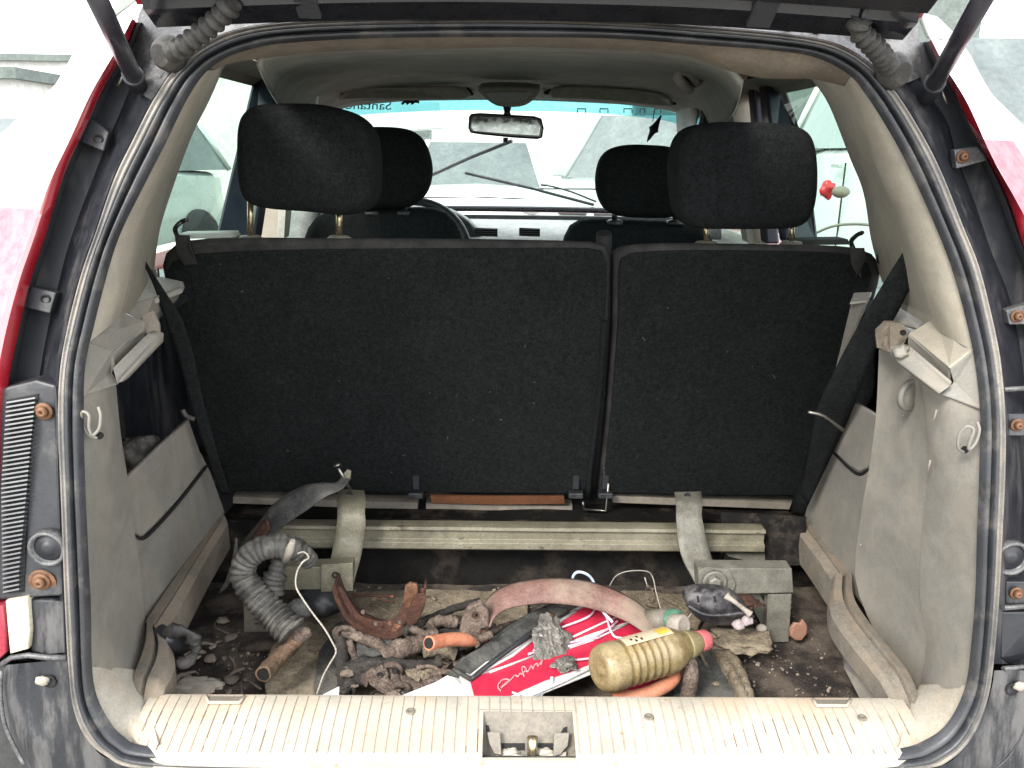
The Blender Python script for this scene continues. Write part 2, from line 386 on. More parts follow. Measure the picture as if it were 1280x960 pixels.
def resamp(pts, n):
    pts = [V(p) for p in pts]
    d = [0]
    for i in range(1, len(pts)): d.append(d[-1] + (pts[i] - pts[i - 1]).length)
    out = []
    for k in range(n):
        s = d[-1] * k / (n - 1)
        i = 1
        while i < len(d) - 1 and d[i] < s: i += 1
        t = (s - d[i - 1]) / max(1e-9, d[i] - d[i - 1])
        out.append(pts[i - 1].lerp(pts[i], min(1, max(0, t))))
    return out
def loft(rows, cu=False, cv=False):
    nu, nv = len(rows), len(rows[0])
    vs = [p for r in rows for p in r]
    fs = []
    for i in range(nu if cu else nu - 1):
        for j in range(nv if cv else nv - 1):
            a = i * nv + j; b = i * nv + (j + 1) % nv
            c = ((i + 1) % nu) * nv + (j + 1) % nv; d = ((i + 1) % nu) * nv + j
            fs.append((a, b, c, d))
    return vs, fs
def merge(*gs):
    vs, fs = [], []
    for v, f in gs:
        o = len(vs); vs += list(v); fs += [tuple(i + o for i in q) for q in f]
    return vs, fs
def frames(path):
    path = [V(p) for p in path]
    out = []
    up = None
    for i, p in enumerate(path):
        t = (path[min(i + 1, len(path) - 1)] - path[max(i - 1, 0)])
        if t.length < 1e-9: t = V((0, 0, 1))
        t.normalize()
        if up is None:
            up = V((0, 0, 1)) if abs(t.z) < 0.9 else V((0, 1, 0))
        u = up - t * up.dot(t)
        if u.length < 1e-6: u = V((1, 0, 0)) - t * t.x
        u.normalize()
        up = u
        out.append((p, t, u, t.cross(u)))
    return out
def tube(path, r, seg=12, cap=True, wob=0.0, flat=1.0, hollow=False):
    fr = frames(path)
    rows = []
    n = len(fr)
    for i, (p, t, u, v) in enumerate(fr):
        rr = r(i / max(1, n - 1)) if callable(r) else (r[i] if isinstance(r, (list, tuple)) else r)
        row = []
        for k in range(seg):
            a = 2 * math.pi * k / seg
            q = rr
            if wob: q = rr * (1 + 1.3 * wob * noise.noise(p * 60 + V((math.cos(a) * 2, math.sin(a) * 2, 7))) + 1.5 * wob * noise.noise(p * 170 + V((math.cos(a) * 1.5, math.sin(a) * 1.5, 3))))
            row.append(p + u * math.cos(a) * q * flat + v * math.sin(a) * q)
        rows.append(row)
    if hollow:
        def shrink(row, p, off, s): return [p + (q - p) * s + off for q in row]
        p0, t0 = fr[0][0], fr[0][1]; p1, t1 = fr[-1][0], fr[-1][1]
        rr = rows[0][0] - p0
        ln = rr.length
        rows = [shrink(rows[0], p0, t0 * ln * 2.2, 0.72), shrink(rows[0], p0, V((0, 0, 0)), 0.74)] + rows + [shrink(rows[-1], p1, V((0, 0, 0)), 0.74), shrink(rows[-1], p1, -t1 * ln * 2.2, 0.72)]
    vs, fs = loft(rows, False, True)
    if cap:
        m = len(rows)
        fs.append(tuple(range(seg))); fs.append(tuple((m - 1) * seg + k for k in range(seg)))
    return vs, fs
def box(c, sx, sy, sz, rot=None):
    vs = []
    for x in (-.5, .5):
        for y in (-.5, .5):
            for z in (-.5, .5):
                q = V((x * sx, y * sy, z * sz))
                if rot is not None: q = rot @ q
                vs.append(V(c) + q)
    return vs, [(0, 1, 3, 2), (4, 6, 7, 5), (0, 4, 5, 1), (2, 3, 7, 6), (0, 2, 6, 4), (1, 5, 7, 3)]
def prism(pts, vec):
    pts = [V(p) for p in pts]; vec = V(vec); n = len(pts)
    vs = pts + [p + vec for p in pts]
    fs = [tuple(range(n)), tuple(range(2 * n - 1, n - 1, -1))]
    for i in range(n): fs.append((i, (i + 1) % n, n + (i + 1) % n, n + i))
    return vs, fs
def newell(pts):
    n = V((0, 0, 0))
    for i in range(len(pts)):
        a, b = pts[i], pts[(i + 1) % len(pts)]
        n += V(((a.y - b.y) * (a.z + b.z), (a.z - b.z) * (a.x + b.x), (a.x - b.x) * (a.y + b.y)))
    return n.normalized()
def pad(outline, depth, r, seg=4, n=0, bulge=0.0, back=True, flat=False):
    """a rounded slab: the outline faces the viewer, depth is its thickness vector, r the edge radius"""
    pts = [V(p) for p in outline]
    if n:
        K = max(24, len(pts) * n)
        q = crom(pts, n, True)
        pts = resamp(q + [q[0]], K + 1)[:-1]
    N = len(pts)
    nm = newell(pts)
    if flat:
        c0_ = sum(pts, V()) / N
        pts = [p - nm * (p - c0_).dot(nm) for p in pts]
    if nm.dot(V(depth)) > 0:
        nm = -nm
    nrmls = []
    for i in range(N):
        t = pts[(i + 1) % N] - pts[i - 1]
        q = t.cross(nm); q.normalize(); nrmls.append(q)
    c = sum(pts, V()) / N
    s = sum((pts[i] - c).dot(nrmls[i]) for i in range(N))
    if s < 0: nrmls = [-q for q in nrmls]
    rows = []
    dv = V(depth); dl = dv.length; dn = dv / dl
    for k in range(seg + 1):
        a = math.pi / 2 * k / seg
        ins = r * (1 - math.sin(a)); dp = r * (1 - math.cos(a))
        rows.append([p - q * ins * 1.0 + dn * dp for p, q in zip(pts, nrmls)])
    if back:
        for k in range(seg + 1):
            a = math.pi / 2 * (1 - k / seg)
            ins = r * (1 - math.sin(a)); dp = dl - r * (1 - math.cos(a))
            rows.append([p - q * ins + dn * dp for p, q in zip(pts, nrmls)])
    vs, fs = loft(rows, False, True)
    if bulge:
        base = len(vs)
        ring = list(range(N))
        cc = sum(rows[0], V()) / N
        prev = ring
        K = 5
        for k in range(1, K):
            t = k / K
            row = [p.lerp(cc, t) + nm * bulge * (1 - (1 - t) ** 2) for p in rows[0]]
            st = len(vs); vs += row
            cur = list(range(st, st + N))
            for i in range(N): fs.append((prev[i], prev[(i + 1) % N], cur[(i + 1) % N], cur[i]))
            prev = cur
        vs.append(cc + nm * bulge); ci = len(vs) - 1
        for i in range(N): fs.append((prev[i], prev[(i + 1) % N], ci))
    else:
        fs.append(tuple(range(N)))
    fs.append(tuple((len(rows) - 1) * N + k for k in range(N)))
    return vs, fs
def lathe(prof, org, axis, seg=32, upv=None):
    org = V(org); ax = V(axis).normalized()
    u = V((0, 0, 1)) if abs(ax.z) < 0.9 else V((1, 0, 0))
    u = (u - ax * u.dot(ax)).normalized(); v = ax.cross(u)
    rows = [[org + ax * h + (u * math.cos(2 * math.pi * k / seg) + v * math.sin(2 * math.pi * k / seg)) * r for k in range(seg)] for h, r in prof]
    vs, fs = loft(rows, False, True)
    fs.append(tuple(range(seg))); fs.append(tuple((len(rows) - 1) * seg + k for k in range(seg)))
    return vs, fs
def sheet(L, Rr, n=4, cols=4, sag=0.0):
    """a strip between two edge lines"""
    A = crom(L, n); B = crom(Rr, n)
    m = max(len(A), len(B)); A = resamp(A, m); B = resamp(B, m)
    rows = []
    for a, b in zip(A, B):
        rows.append([a.lerp(b, k / cols) for k in range(cols + 1)])
    return loft(rows)
def lump(c, sx, sy, sz, amp=0.25, freq=25, n=20, rot=None, seed=0, facet=False):
    rows = []
    c = V(c)
    for i in range(n + 1):
        th = math.pi * i / n
        row = []
        for j in range(n * 2):
            ph = math.pi * j / n
            d = V((math.sin(th) * math.cos(ph), math.sin(th) * math.sin(ph), math.cos(th)))
            k = 1 + amp * .55 * noise.noise(d * min(freq, 30) * 0.06 + V((seed, seed * 3.1, 1))) + amp * 0.22 * noise.noise(d * freq * 0.12 + V((seed * 2, 5, 2)))
            q = V((d.x * sx * k, d.y * sy * k, d.z * sz * k))
            if rot is not None: q = rot @ q
            row.append(c + q)
        rows.append(row)
    return loft(rows, False, True)

# ================================================================== THE SETTING
mk('ground', ([V((-400, -400, 0)), V((400, -400, 0)), V((400, 400, 0)), V((-400, 400, 0))], [(0, 1, 2, 3)]), M['ground'], smooth=False, kind='structure')

# ================================================================== THE CAR
car = empty('parked_car', (0, 2.2, 0), 'red hatchback with its tailgate raised and tail lights missing, seen into the boot', 'car')
def part(name, geo, m, parent=car, **k):
    return mk(name, geo, m, parent, **k)
def poly(name, pts, m, parent=car, thick=0.004, bevel=0.002, **k):
    q = [V(p) if isinstance(p, V) else P(*p) for p in pts]
    return mk(name, (q, [tuple(range(len(q)))]), m, parent, smooth=False, solid=thick, bevel=bevel, **k)

# ---- the ring round the boot opening
RING = [((175,962),(185,938)),((130,945),(150,925)),((105,922),(130,900)),((90,885),(116,868)),((84,835),(111,825)),((80,760),(110,760)),
 ((77,690),(107,690)),((74,600),(103,600)),((71,520),(101,520)),((74,460),(103,460)),((84,405),(115,405)),((100,342),(132,340)),((118,290),(149,290)),
 ((140,225),(180,228)),((163,177),(206,177)),((190,125),(231,125)),((215,88),(255,90)),((245,60),(285,70)),((290,38),(325,58)),((360,27),(370,52)),
 ((480,22),(480,47)),((640,20),(640,46)),((780,25),(770,48)),((900,34),(880,56)),((990,43),(960,62)),((1045,54),(1020,71)),((1085,76),(1062,92)),
 ((1117,109),(1085,118)),((1149,158),(1112,160)),((1177,212),(1140,212)),((1205,282),(1173,284)),((1225,332),(1193,335)),((1240,392),(1210,395)),
 ((1252,452),(1222,452)),((1258,520),(1229,517)),((1258,590),(1228,590)),((1254,670),(1225,670)),((1250,740),(1223,740)),((1245,810),(1218,810)),
 ((1237,870),(1210,865)),((1218,920),(1188,908)),((1190,950),(1160,930)),((1150,962),(1120,942)),((1000,970),(1000,952)),((640,973),(640,950)),((330,966),(330,946))]
RO = crom([PR(*a) for a, b in RING], 6, True)
RI = crom([PR(*b) for a, b in RING], 6, True)
def band(name, prof, m, **k):
    rows = []
    for t, off in prof:
        rows.append([a.lerp(b, t) + V((0, off + 0.0012 * noise.noise(a * 9 + V((t * 3, 0, 0))), 0)) for a, b in zip(RO, RI)])
    return part(name, loft(rows, False, True), m, **k)
band('door_flange', [(-0.05, .03), (0.0, .004), (.06, -.001), (.12, .000), (.15, .0035), (.18, .000), (.30, -.001), (.36, .010)], M['flange'])
band('weatherstrip', [(.34, .012), (.37, -.001), (.42, -.006), (.48, -.007), (.54, -.004), (.58, .005), (.61, .009), (.64, .004), (.70, -.003), (.78, -.004), (.86, .000), (.93, .004), (.97, .008)], M['rubber'])
sp = lambda i: RI[(i * 6) % len(RI)]

# ---- roof edge metal above the opening
lowr = [(190,125),(215,88),(245,60),(290,38),(360,27),(480,22),(640,20),(780,25),(900,34),(990,43),(1045,54),(1085,76),(1117,109)]
midr = [(176,118),(192,72),(212,38),(262,16),(345,12),(480,8),(640,6),(780,10),(900,18),(990,26),(1080,30),(1120,62),(1138,102)]
uppr = [(168,108),(170,55),(178,8),(225,-30),(330,-35),(480,-36),(640,-38),(780,-35),(900,-30),(1000,-26),(1135,-10),(1148,40),(1152,96)]
part('roof_edge', loft([crom([PR(x, y, .008) for x, y in lowr], 6), crom([PR(x, y, .035) for x, y in midr], 6), crom([PR(x, y, .06) for x, y in uppr], 6)]), M['jambgrey'])

# ---- jambs beside the opening (tail light cavities)
def jamb(rows, m=M['jamb']):
    A0 = crom([PR(r[0][0] + (9 if r[0][0] < 640 else -9), r[0][1] + (7 if r[0][1] < 120 else 0), .020) for r in rows], 5)
    A = crom([PR(*r[0], .012) for r in rows], 5)
    A2 = crom([PR(r[0][0] * .7 + r[1][0] * .3, r[0][1] * .7 + r[1][1] * .3, .030) for r in rows], 5)
    B = crom([PR(*r[1], .050) for r in rows], 5)
    B2 = crom([PR(r[1][0] * .9 + r[2][0] * .1, r[1][1] * .9 + r[2][1] * .1, .066) for r in rows], 5)
    C = crom([PR(r[1][0] * .2 + r[2][0] * .8, r[1][1] * .2 + r[2][1] * .8, .062) for r in rows], 5)
    D = crom([PR(*r[2], .020) for r in rows], 5)
    E = crom([PR(r[2][0] + (-7 if r[2][0] < 640 else 7), r[2][1] - 2, .036) for r in rows], 5)
    return part('light_cavity', loft([A0, A, A2, B, B2, C, D, E]), m, auto=30)
LJ = [((245,60),(205,30),(172,28)),((215,88),(180,75),(160,58)),((190,125),(160,125),(134,104)),((163,177),(133,190),(106,162)),((140,225),(112,245),(81,216)),
      ((118,290),(90,305),(56,297)),((100,342),(77,355),(37,355)),((84,405),(64,410),(22,420)),((72,480),(52,486),(8,500)),((73,600),(50,600),(0,620)),((78,720),(50,720),(0,730)),((82,825),(50,825),(0,830))]
RJ = [((1085,76),(1130,55),(1161,52)),((1117,109),(1145,98),(1176,86)),((1149,158),(1180,150),(1202,136)),((1165,186),(1194,200),(1222,176)),((1177,212),(1215,255),(1250,235)),
      ((1205,282),(1235,315),(1274,300)),((1225,332),(1255,365),(1296,355)),((1240,392),(1266,410),(1318,420)),((1255,480),(1275,480),(1335,490)),((1258,560),(1277,560),(1350,560)),((1254,670),(1277,670),(1350,670)),((1248,760),(1280,760),(1350,760)),((1242,830),(1280,830),(1350,830))]
jamb(LJ); jamb(RJ)

# ---- fenders: a rolled edge, then the outer skin
def fender(edge_in, edge_out, side):
    a = crom([PR(x, y, .018) for x, y in edge_in], 6)
    a0 = crom([PR(x, y, .030) for x, y in edge_in], 6)
    b = crom([PR(x, y, .000) for x, y in edge_out], 6)
    m1 = [p.lerp(q, .5) + V((0, -.007, 0)) for p, q in zip(a, b)]
    rows = [a0, a, m1, b]
    for dx, dy in ((.006, .010), (.05, .045), (.10, .10), (.14, .16), (.20, .30), (.25, .70), (.26, 1.2), (.26, 2.4)):
        rows.append([V((min(.88, abs(p.x) + (dx * 1.3 if p.z < 1.12 else min(dx, .15) * (1.0 + .45 * max(0, min(1, (1.42 - p.z) / .1))))) * side, p.y + (dy if p.z < 1.12 else min(dy, .20 if p.z > 1.3 else .30)), p.z - .010 * dy)) for p in b])
    cut = max(i for i, p in enumerate(b) if p.z > (PR(60, 270).z if side < 0 else PR(1265, 180).z))
    f_ = part('fender', loft([r[:cut + 1] for r in rows[3:]]), M['paled'], auto=50)
    mk('side_lens', loft([r[cut:] for r in rows[3:6]]), M['sidelens'], f_, auto=50)
    mk('lower_skin', loft([r[cut:] for r in rows[5:]]), M['paled'], f_, auto=50)
    mk('fender_edge', loft(rows[:4]), M['red'], f_, auto=50)
    return f_
fender([(170,26),(153,69),(128,113),(106,162),(81,216),(56,297),(37,355),(22,420),(10,482),(4,560),(2,680),(0,830)],
       [(166,22),(143,66),(114,116),(87,175),(62,228),(37,297),(18,350),(-2,420),(-12,485),(-18,560),(-22,680),(-20,830)], -1)
fender([(1161,52),(1174,81),(1197,124),(1217,166),(1255,237),(1277,300),(1292,355),(1310,420),(1325,482),(1335,560),(1340,680),(1345,830)],
       [(1162,46),(1182,84),(1210,130),(1240,196),(1270,250),(1296,300),(1318,355),(1338,420),(1350,485),(1360,560),(1365,680),(1365,830)], 1)

# ---- brackets, bolts, caps
def screw(c, r=.008, m=M['screw'], parent=car, name='screw'):
    g = merge(lathe([(0, r * 1.5), (-.0015, r * 1.5), (-.0017, r)], c, (0, 1, 0), 20),
              lathe([(-.0015, r * .95), (-.006, r * .9), (-.0075, r * .6), (-.0077, r * .35), (-.004, r * .3)], c, (0, 1, 0), 16))
    return mk(name, g, m, parent)
def tab(pts, bolt=None, hole=None, off=.03, m=M['black_plastic']):
    q = [PR(x, y, off) for x, y in pts]
    t = part('bracket', prism(q, V((0, .012, 0))), m, smooth=False, bevel=.0015)
    if bolt: screw(PR(*bolt, off - .002), .0052, M['screw'], t)
    if hole: mk('hole', lathe([(.001, .006), (-.0008, .006), (-.0008, .004), (.01, .004)], PR(*hole, off - .0005), (0, 1, 0), 16), M['ink'], t)
tab([(112,146),(136,165),(129,189),(100,177)], hole=(123,174))
tab([(38,358),(70,366),(62,392),(30,384)], hole=(57,374))
tab([(1193,187),(1222,183),(1236,200),(1196,211)], bolt=(1203,196), m=M['jambgrey'])
tab([(1258,388),(1290,378),(1300,405),(1262,406)], bolt=(1271,395), m=M['jambgrey'])
for x, y in ((1271, 531), (1270, 741)):
    tab([(x-12,y-14),(x+12,y-14),(x+13,y+14),(x-12,y+14)], bolt=(x, y), off=.024, m=M['jamb'])
# round plugs
def plug(px, py, off, r=.017):
    c = PR(px, py, off)
    g = merge(lathe([(.01, r * 1.3), (-.002, r * 1.3), (-.004, r * 1.18), (-.002, r * 1.02), (.003, r)], c, (0, 1, 0), 28))
    o = part('plug_ring', g, M['jambgrey'])
    mk('plug', lathe([(.003, r), (.001, r * .9), (.002, r * .5), (-.001, r * .42), (-.001, .001)], c, (0, 1, 0), 28), M['black_plastic'], o)
plug(59, 686, .004); plug(1265, 698, .018)
# ledges on the right jamb
for y in (487, 760, 836):
    a, b = PR(1254, y, .012), PR(1350, y - 6, .03)
    part('ledge', tube([a, a.lerp(b, .5) + V((0, .003, -.001)), b], .0032, 8), M['jambgrey'])
poly('cavity_plate', [(1251,764,.86),(1300,764,.86),(1300,812,.86),(1262,830,.86),(1251,822,.85)], M['jamb'])

# ---- the slatted plastic bracket on the left
vb = part('vent_bracket', prism([PR(x, y, .012) for x, y in ((-20,492),(8,484),(45,475),(70,482),(73,520),(75,640),(78,745),(45,747),(-20,752))], V((0, .03, 0))), M['black_plastic'], smooth=False, bevel=.003)
gs = []
for k in range(43):
    t = k / 42
    y = 500 + t * 236
    xr = 46 - 20 * min(1, t * 1.1); xl = 10 - 8 * min(1, t * 2.2) + 4 * t
    a = PR(xl, y + 4, .0085); b = PR(xr, y - 2 + 2 * t, .0085)
    d = (b - a); L_ = d.length; d.normalize()
    up = V((0, .5, 1)).normalized()
    n_ = d.cross(up)
    rot = Matrix((d, -n_, up)).transposed()
    gs.append(box((a + b) / 2, L_, .007, .0019, rot))
mk('slats', merge(*gs), M['slat'], vb, smooth=False, kind='stuff')
mk('slat_recess', prism([PR(x, y, .0112) for x, y in ((8,500),(48,492),(36,560),(30,740),(5,742),(3,580))], V((0, .0004, 0))), M['ink'], vb, smooth=False)
for x, y in ((55, 514), (52, 727)):
    screw(PR(x, y, .0095), .0070, M['screw'], vb)
mk('rust_stain', lathe([(0, .017), (-.0006, .016), (-.0008, .005)], PR(53, 728, .0115), (0, 1, 0), 18), M['screw'], vb)
part('reflector', pad([PR(x, y, .006) for x, y in ((6,752),(33,747),(37,790),(35,812),(12,818),(9,790))], V((0, .025, 0)), .003), M['lensw'])
part('reflector', pad([PR(x, y, .006) for x, y in ((-40,762),(3,757),(7,792),(8,816),(0,824),(-40,836))], V((0, .025, 0)), .003), M['lensr'])
part('cavity_plate', pad([PR(x, y, .014) for x, y in ((38,750),(80,752),(83,816),(60,820),(38,814))], V((0, .02, 0)), .003), M['bumper'])
mk('cavity_rim', tube([PR(x, y, .008) for x, y in ((0,832),(14,822),(36,819),(60,822),(84,822))], .0035, 8), M['jambgrey'], car)

# ---- bumper
def bumper(pts, inner):
    A = crom([PR(*p, .010) for p in inner], 6)
    rows = [A]
    for k, (t, off) in enumerate(((.25, .012), (.5, .010), (.72, .000), (.88, .004), (1.0, .02))):
        B = crom([PR(p[0] + (q[0] - p[0]) * t, p[1] + (q[1] - p[1]) * t, off) for p, q in zip(inner, pts)], 6)
        rows.append(B)
    rows.append([p + V((0, .35, 0)) for p in rows[-1]])
    return part('bumper', loft(rows), M['bumper'], auto=45)
bumper([(0,832),(-6,860),(6,900),(20,940),(60,1040),(200,1120),(640,1150),(1000,1140),(1230,1120),(1330,1030),(1345,900),(1350,850),(1350,838)],
       [(84,824),(87,860),(94,892),(112,926),(140,950),(240,968),(640,976),(1000,974),(1150,964),(1202,940),(1230,890),(1240,858),(1243,838)])
mk('hole', lathe([(.002, .008), (-.001, .008), (-.001, .006), (.01, .005)], PR(62, 852, .010), (0, 1, 0), 16), M['ink'], car)
mk('hole', lathe([(.002, .008), (-.001, .008), (-.001, .006), (.01, .005)], PR(1265, 862, .010), (0, 1, 0), 16), M['ink'], car)
part('clip', lump(PR(53, 851, .008), .009, .004, .006, .5, 30, 8), M['bone'])
part('clip', lump(PR(1275, 858, .008), .008, .004, .006, .5, 30, 8), M['bone'])

# ---- rolled dents and seams on the bumper corners
part('bumper_seam', tube(crom([PR(x, y, -.001) for x, y in ((2,838),(1,870),(6,905),(19,935),(30,955))], 4), .0022, 6), M['jambgrey'])
part('bumper_seam', tube(crom([PR(x, y, .012) for x, y in ((1285,880),(1278,915),(1262,945),(1240,965))], 4), .0012, 6), M['jamb'])

# ================================================================== tailgate
gate = empty('tailgate', PR(640, 14, .03), parent=car)
gb = [(187,-2),(192,20),(197,27),(245,25),(375,20),(550,17),(700,19),(880,25),(958,29),(1050,35),(1125,43),(1136,32),(1146,-2)]
def gp(x, y, d=0.0):
    # the panel rises from the hinge towards the photographer
    p0 = P(640, 20, 1.0); n = V((0, .60, -1.0)).normalized()
    q = PL(x, y, p0, n)
    return q - n * d * -1
low = [gp(x, y) for x, y in gb]
base = [gp(x, y) for x, y in ((194,27),(375,20),(550,17),(700,19),(880,25),(1130,43))]
upv = V((0, -1.0, .60)).normalized()
rows = [crom(base, 5)]
rows = [[p + V((0, .02, .02)) for p in rows[0]], rows[0], [p + upv * .03 + V((0, 0, -.004)) for p in rows[0]], [p + upv * .034 + V((0, 0, .006)) for p in rows[0]],
        [p + upv * .30 + V((0, 0, .01)) for p in rows[0]], [p + upv * .62 for p in rows[0]]]
mk('gate_panel', loft(rows), M['black_gloss'], gate, solid=.012, auto=35)
mk('gate_trim', loft([[p + upv * a + V((0, 0, z)) for p in crom(base, 5)] for a, z in ((.05, -.004), (.055, -.014), (.10, -.016), (.105, -.006), (.16, -.006), (.165, -.016), (.5, -.012))]), M['black_gloss'], gate, auto=35)
mk('outer_skin', loft([[V((p.x * 1.06 + s * 0, p.y, p.z)) + upv * a + V((0, 0, z)) for p in crom(base, 5)] for a, z, s in ((-.02, .03, 0), (.1, .06, 0), (.65, .04, 0))]), M['red'], gate)
for (x0, x1, yb) in ((376, 405, 27), (929, 959, 38)):
    a, b = gp(x0, yb - 8), gp(x1, yb - 7)
    mk('rubber_stop', prism([a + V((0, -.012, -.006)), b + V((0, -.012, -.006)), b + upv * .07 + V((0, -.012, 0)), a + upv * .07 + V((0, -.012, 0))], V((0, .012, .014))), M['rubber'], gate, smooth=False, bevel=.002)
# corner pieces of the spoiler outside
poly('spoiler_end', [(140,25,1.12),(176,-3,1.10),(190,-40,1.0),(150,-30,1.1)], M['carsilver'], gate, thick=.006)
poly('spoiler_end', [(1146,14,1.12),(1166,20,1.12),(1192,42,1.18),(1190,50,1.18),(1160,48,1.12)], M['carsilver'], gate, thick=.006)
def strut(a, b, c):
    s = part('gas_strut', tube([a, a.lerp(b, .5), b], .0098, 16), M['strut'])
    mk('strut_foot', merge(tube([c, a, a.lerp(b, .05)], [.009, .0125, .0125], 14)), M['black_plastic'], s)
strut(P(168,98,1.02), P(112,-22,.80), P(176,112,1.03))
strut(P(1166,108,1.02), P(1240,-22,.80), P(1156,126,1.03))
part('strut_pin', tube([P(147,108,1.03), P(157,88,1.03)], .002, 6), M['steel'])
part('strut_pin', tube([P(1176,112,1.03), P(1184,130,1.03)], .002, 6), M['steel'])
# crumpled weather bellows on the cables
def bellows(pts, r, nr):
    path = resamp(crom(pts, 8), nr * 6)
    g = tube(path, lambda t: r * (1 + .20 * math.sin(t * nr * 2 * math.pi)) * (1.0 if t < .9 else 1.1), 16)
    return part('cable_boot', g, M['boot'])
b1 = bellows([P(214,66,.985),P(232,56,.97),(P(258,36,.96)),P(276,20,.95),P(290,2,.94)], .0105, 9)
mk('boot_foot', lathe([(.012, .020), (.004, .021), (-.006, .017), (-.012, .012)], P(208,68,1.0), (.35, 1, .2), 20), M['boot'], b1)
b2 = bellows([P(1112,84,.985),P(1098,64,.965),P(1082,48,.955),P(1073,36,.95),P(1078,24,.945)], .0105, 9)
mk('boot_foot', lathe([(.012, .021), (.004, .022), (-.006, .018), (-.012, .012)], P(1120,90,1.0), (-.35, 1, .2), 20), M['boot'], b2)
mk('cable', tube(crom([P(1078,24,.945),P(1084,10,.94),P(1100,2,.93),P(1120,-8,.92)], 5), .003, 8), M['rubber'], b2)
# small clips on the roof edge
for x, y in ((341, 22), (455, 17), (985, 33), (1020, 36)):
    part('roof_clip', box(PR(x, y, .012), .008, .008, .010), M['flange'], smooth=False, bevel=.0015)

# ================================================================== interior trims
top_in = [(262,84),(285,70),(325,58),(370,53),(480,47),(640,46),(770,48),(880,56),(960,62),(1020,71),(1050,84),(1064,96)]
head_l = [(268,88),(290,79),(330,73),(425,64),(560,61),(640,59),(725,61),(850,69),(912,89),(958,98),(1014,99),(1056,108)]
A = crom([PR(x, y, .015) for x, y in top_in], 5)
A1 = crom([PR((x+u)/2, (y+v)/2-1, .035) for (x, y), (u, v) in zip(top_in, head_l)], 5)
B = crom([PR(x, y, .07) for x, y in head_l], 5)
B2 = [p + V((0, .03, .012)) for p in B]
part('header_trim', loft([A, A1, B, B2]), M['header'])
def pillar(outer, ridge, gl, gY):
    A = crom([PR(x, y, .016) for x, y in outer], 5)
    Am = crom([PR((x*.6+u*.4), (y*.6+v*.4), .026) for (x, y), (u, v) in zip(outer, ridge)], 5)
    B = crom([PR(x, y, .075) for x, y in ridge], 5)
    C = crom([P(x, y, g) for (x, y), g in zip(gl, gY)], 5)
    Bm = [p.lerp(q, .12) for p, q in zip(B, C)]
    Cm = [p + V((.03 * (1 if p.x > 0 else -1), .05, 0)) for p in C]
    return part('pillar_trim', loft([A, Am, B, Bm, C, Cm]), M['pillar'], auto=60)
pillar([(255,88),(231,125),(206,177),(180,228),(149,290),(132,340),(115,405),(106,432)],
       [(267,88),(246,127),(222,180),(200,222),(176,280),(164,325),(153,375),(144,402)],
       [(281,81),(262,125),(242,165),(224,212),(203,275),(196,310),(192,345),(186,372)], [1.40]*5+[1.40,1.36,1.3])
pillar([(1064,94),(1085,118),(1112,160),(1140,212),(1173,284),(1193,335),(1210,395),(1220,440)],
       [(1056,108),(1072,140),(1085,175),(1104,225),(1128,275),(1146,325),(1163,375),(1182,420)],
       [(1014,98),(1036,131),(1061,194),(1079,240),(1088,295),(1094,320),(1102,350),(1120,382)], [1.40]*5+[1.40,1.34,1.2])

# shelves beside the seat
part('parcel_ledge', prism([P(147,386,1.12),P(152,362,1.2),P(160,339,1.3),P(196,345,1.36),P(229,352,1.36),P(226,358,1.30),P(190,372,1.2)], V((0, .005, -.012))), M['shelf'], smooth=False, bevel=.002)
poly('ledge_side', [(147,386,1.12),(190,372,1.2),(226,358,1.30),(222,372,1.34),(196,400,1.25),(180,402,1.15)], M['trim'])
part('parcel_ledge', prism([P(1130,357,1.3),P(1161,355,1.28),P(1168,375,1.2),P(1173,395,1.12),P(1160,402,1.12),P(1124,384,1.22)], V((0, .005, -.012))), M['shelf'], smooth=False, bevel=.002)
poly('ledge_side', [(1124,384,1.22),(1162,402,1.12),(1146,412,1.10),(1112,402,1.18)], M['trim'])
poly('parcel_ledge', [(1067,367,1.36),(1090,366,1.36),(1086,377,1.30),(1062,380,1.30)], M['shelf'])
poly('ledge_side', [(1066,373,1.31),(1088,371,1.30),(1075,400,1.30),(1060,440,1.33),(1045,460,1.36)], M['trim'])

# handle blocks: left
poly('handle_block', [PR(104,425,.015),(144,388,1.05),(180,402,1.06),(179,416,1.05),(142,442,.98),(139,462,.97)], M['trim'])
poly('handle_block', [PR(104,425,.015),(139,438,.965),(143,456,.965),(139,466,.965),(148,480,.965),PR(103,496,.015)], M['trim'])
poly('grip_recess', [(142,440,.975),(180,403,1.06),(180,424,1.06),(140,459,.975)], M['trim'])
part('grip_bar', merge(pad([P(140,460,.95),P(184,417,1.03),P(197,420,1.04),P(197,431,1.04),P(152,478,.95),P(145,480,.95)], V((0, .022, 0)), .004)), M['trim'])
poly('broken_lug', [(176,394,1.08),(192,388,1.1),(200,405,1.1),(201,420,1.09),(196,424,1.08),(180,416,1.08)], M['trimlow'])
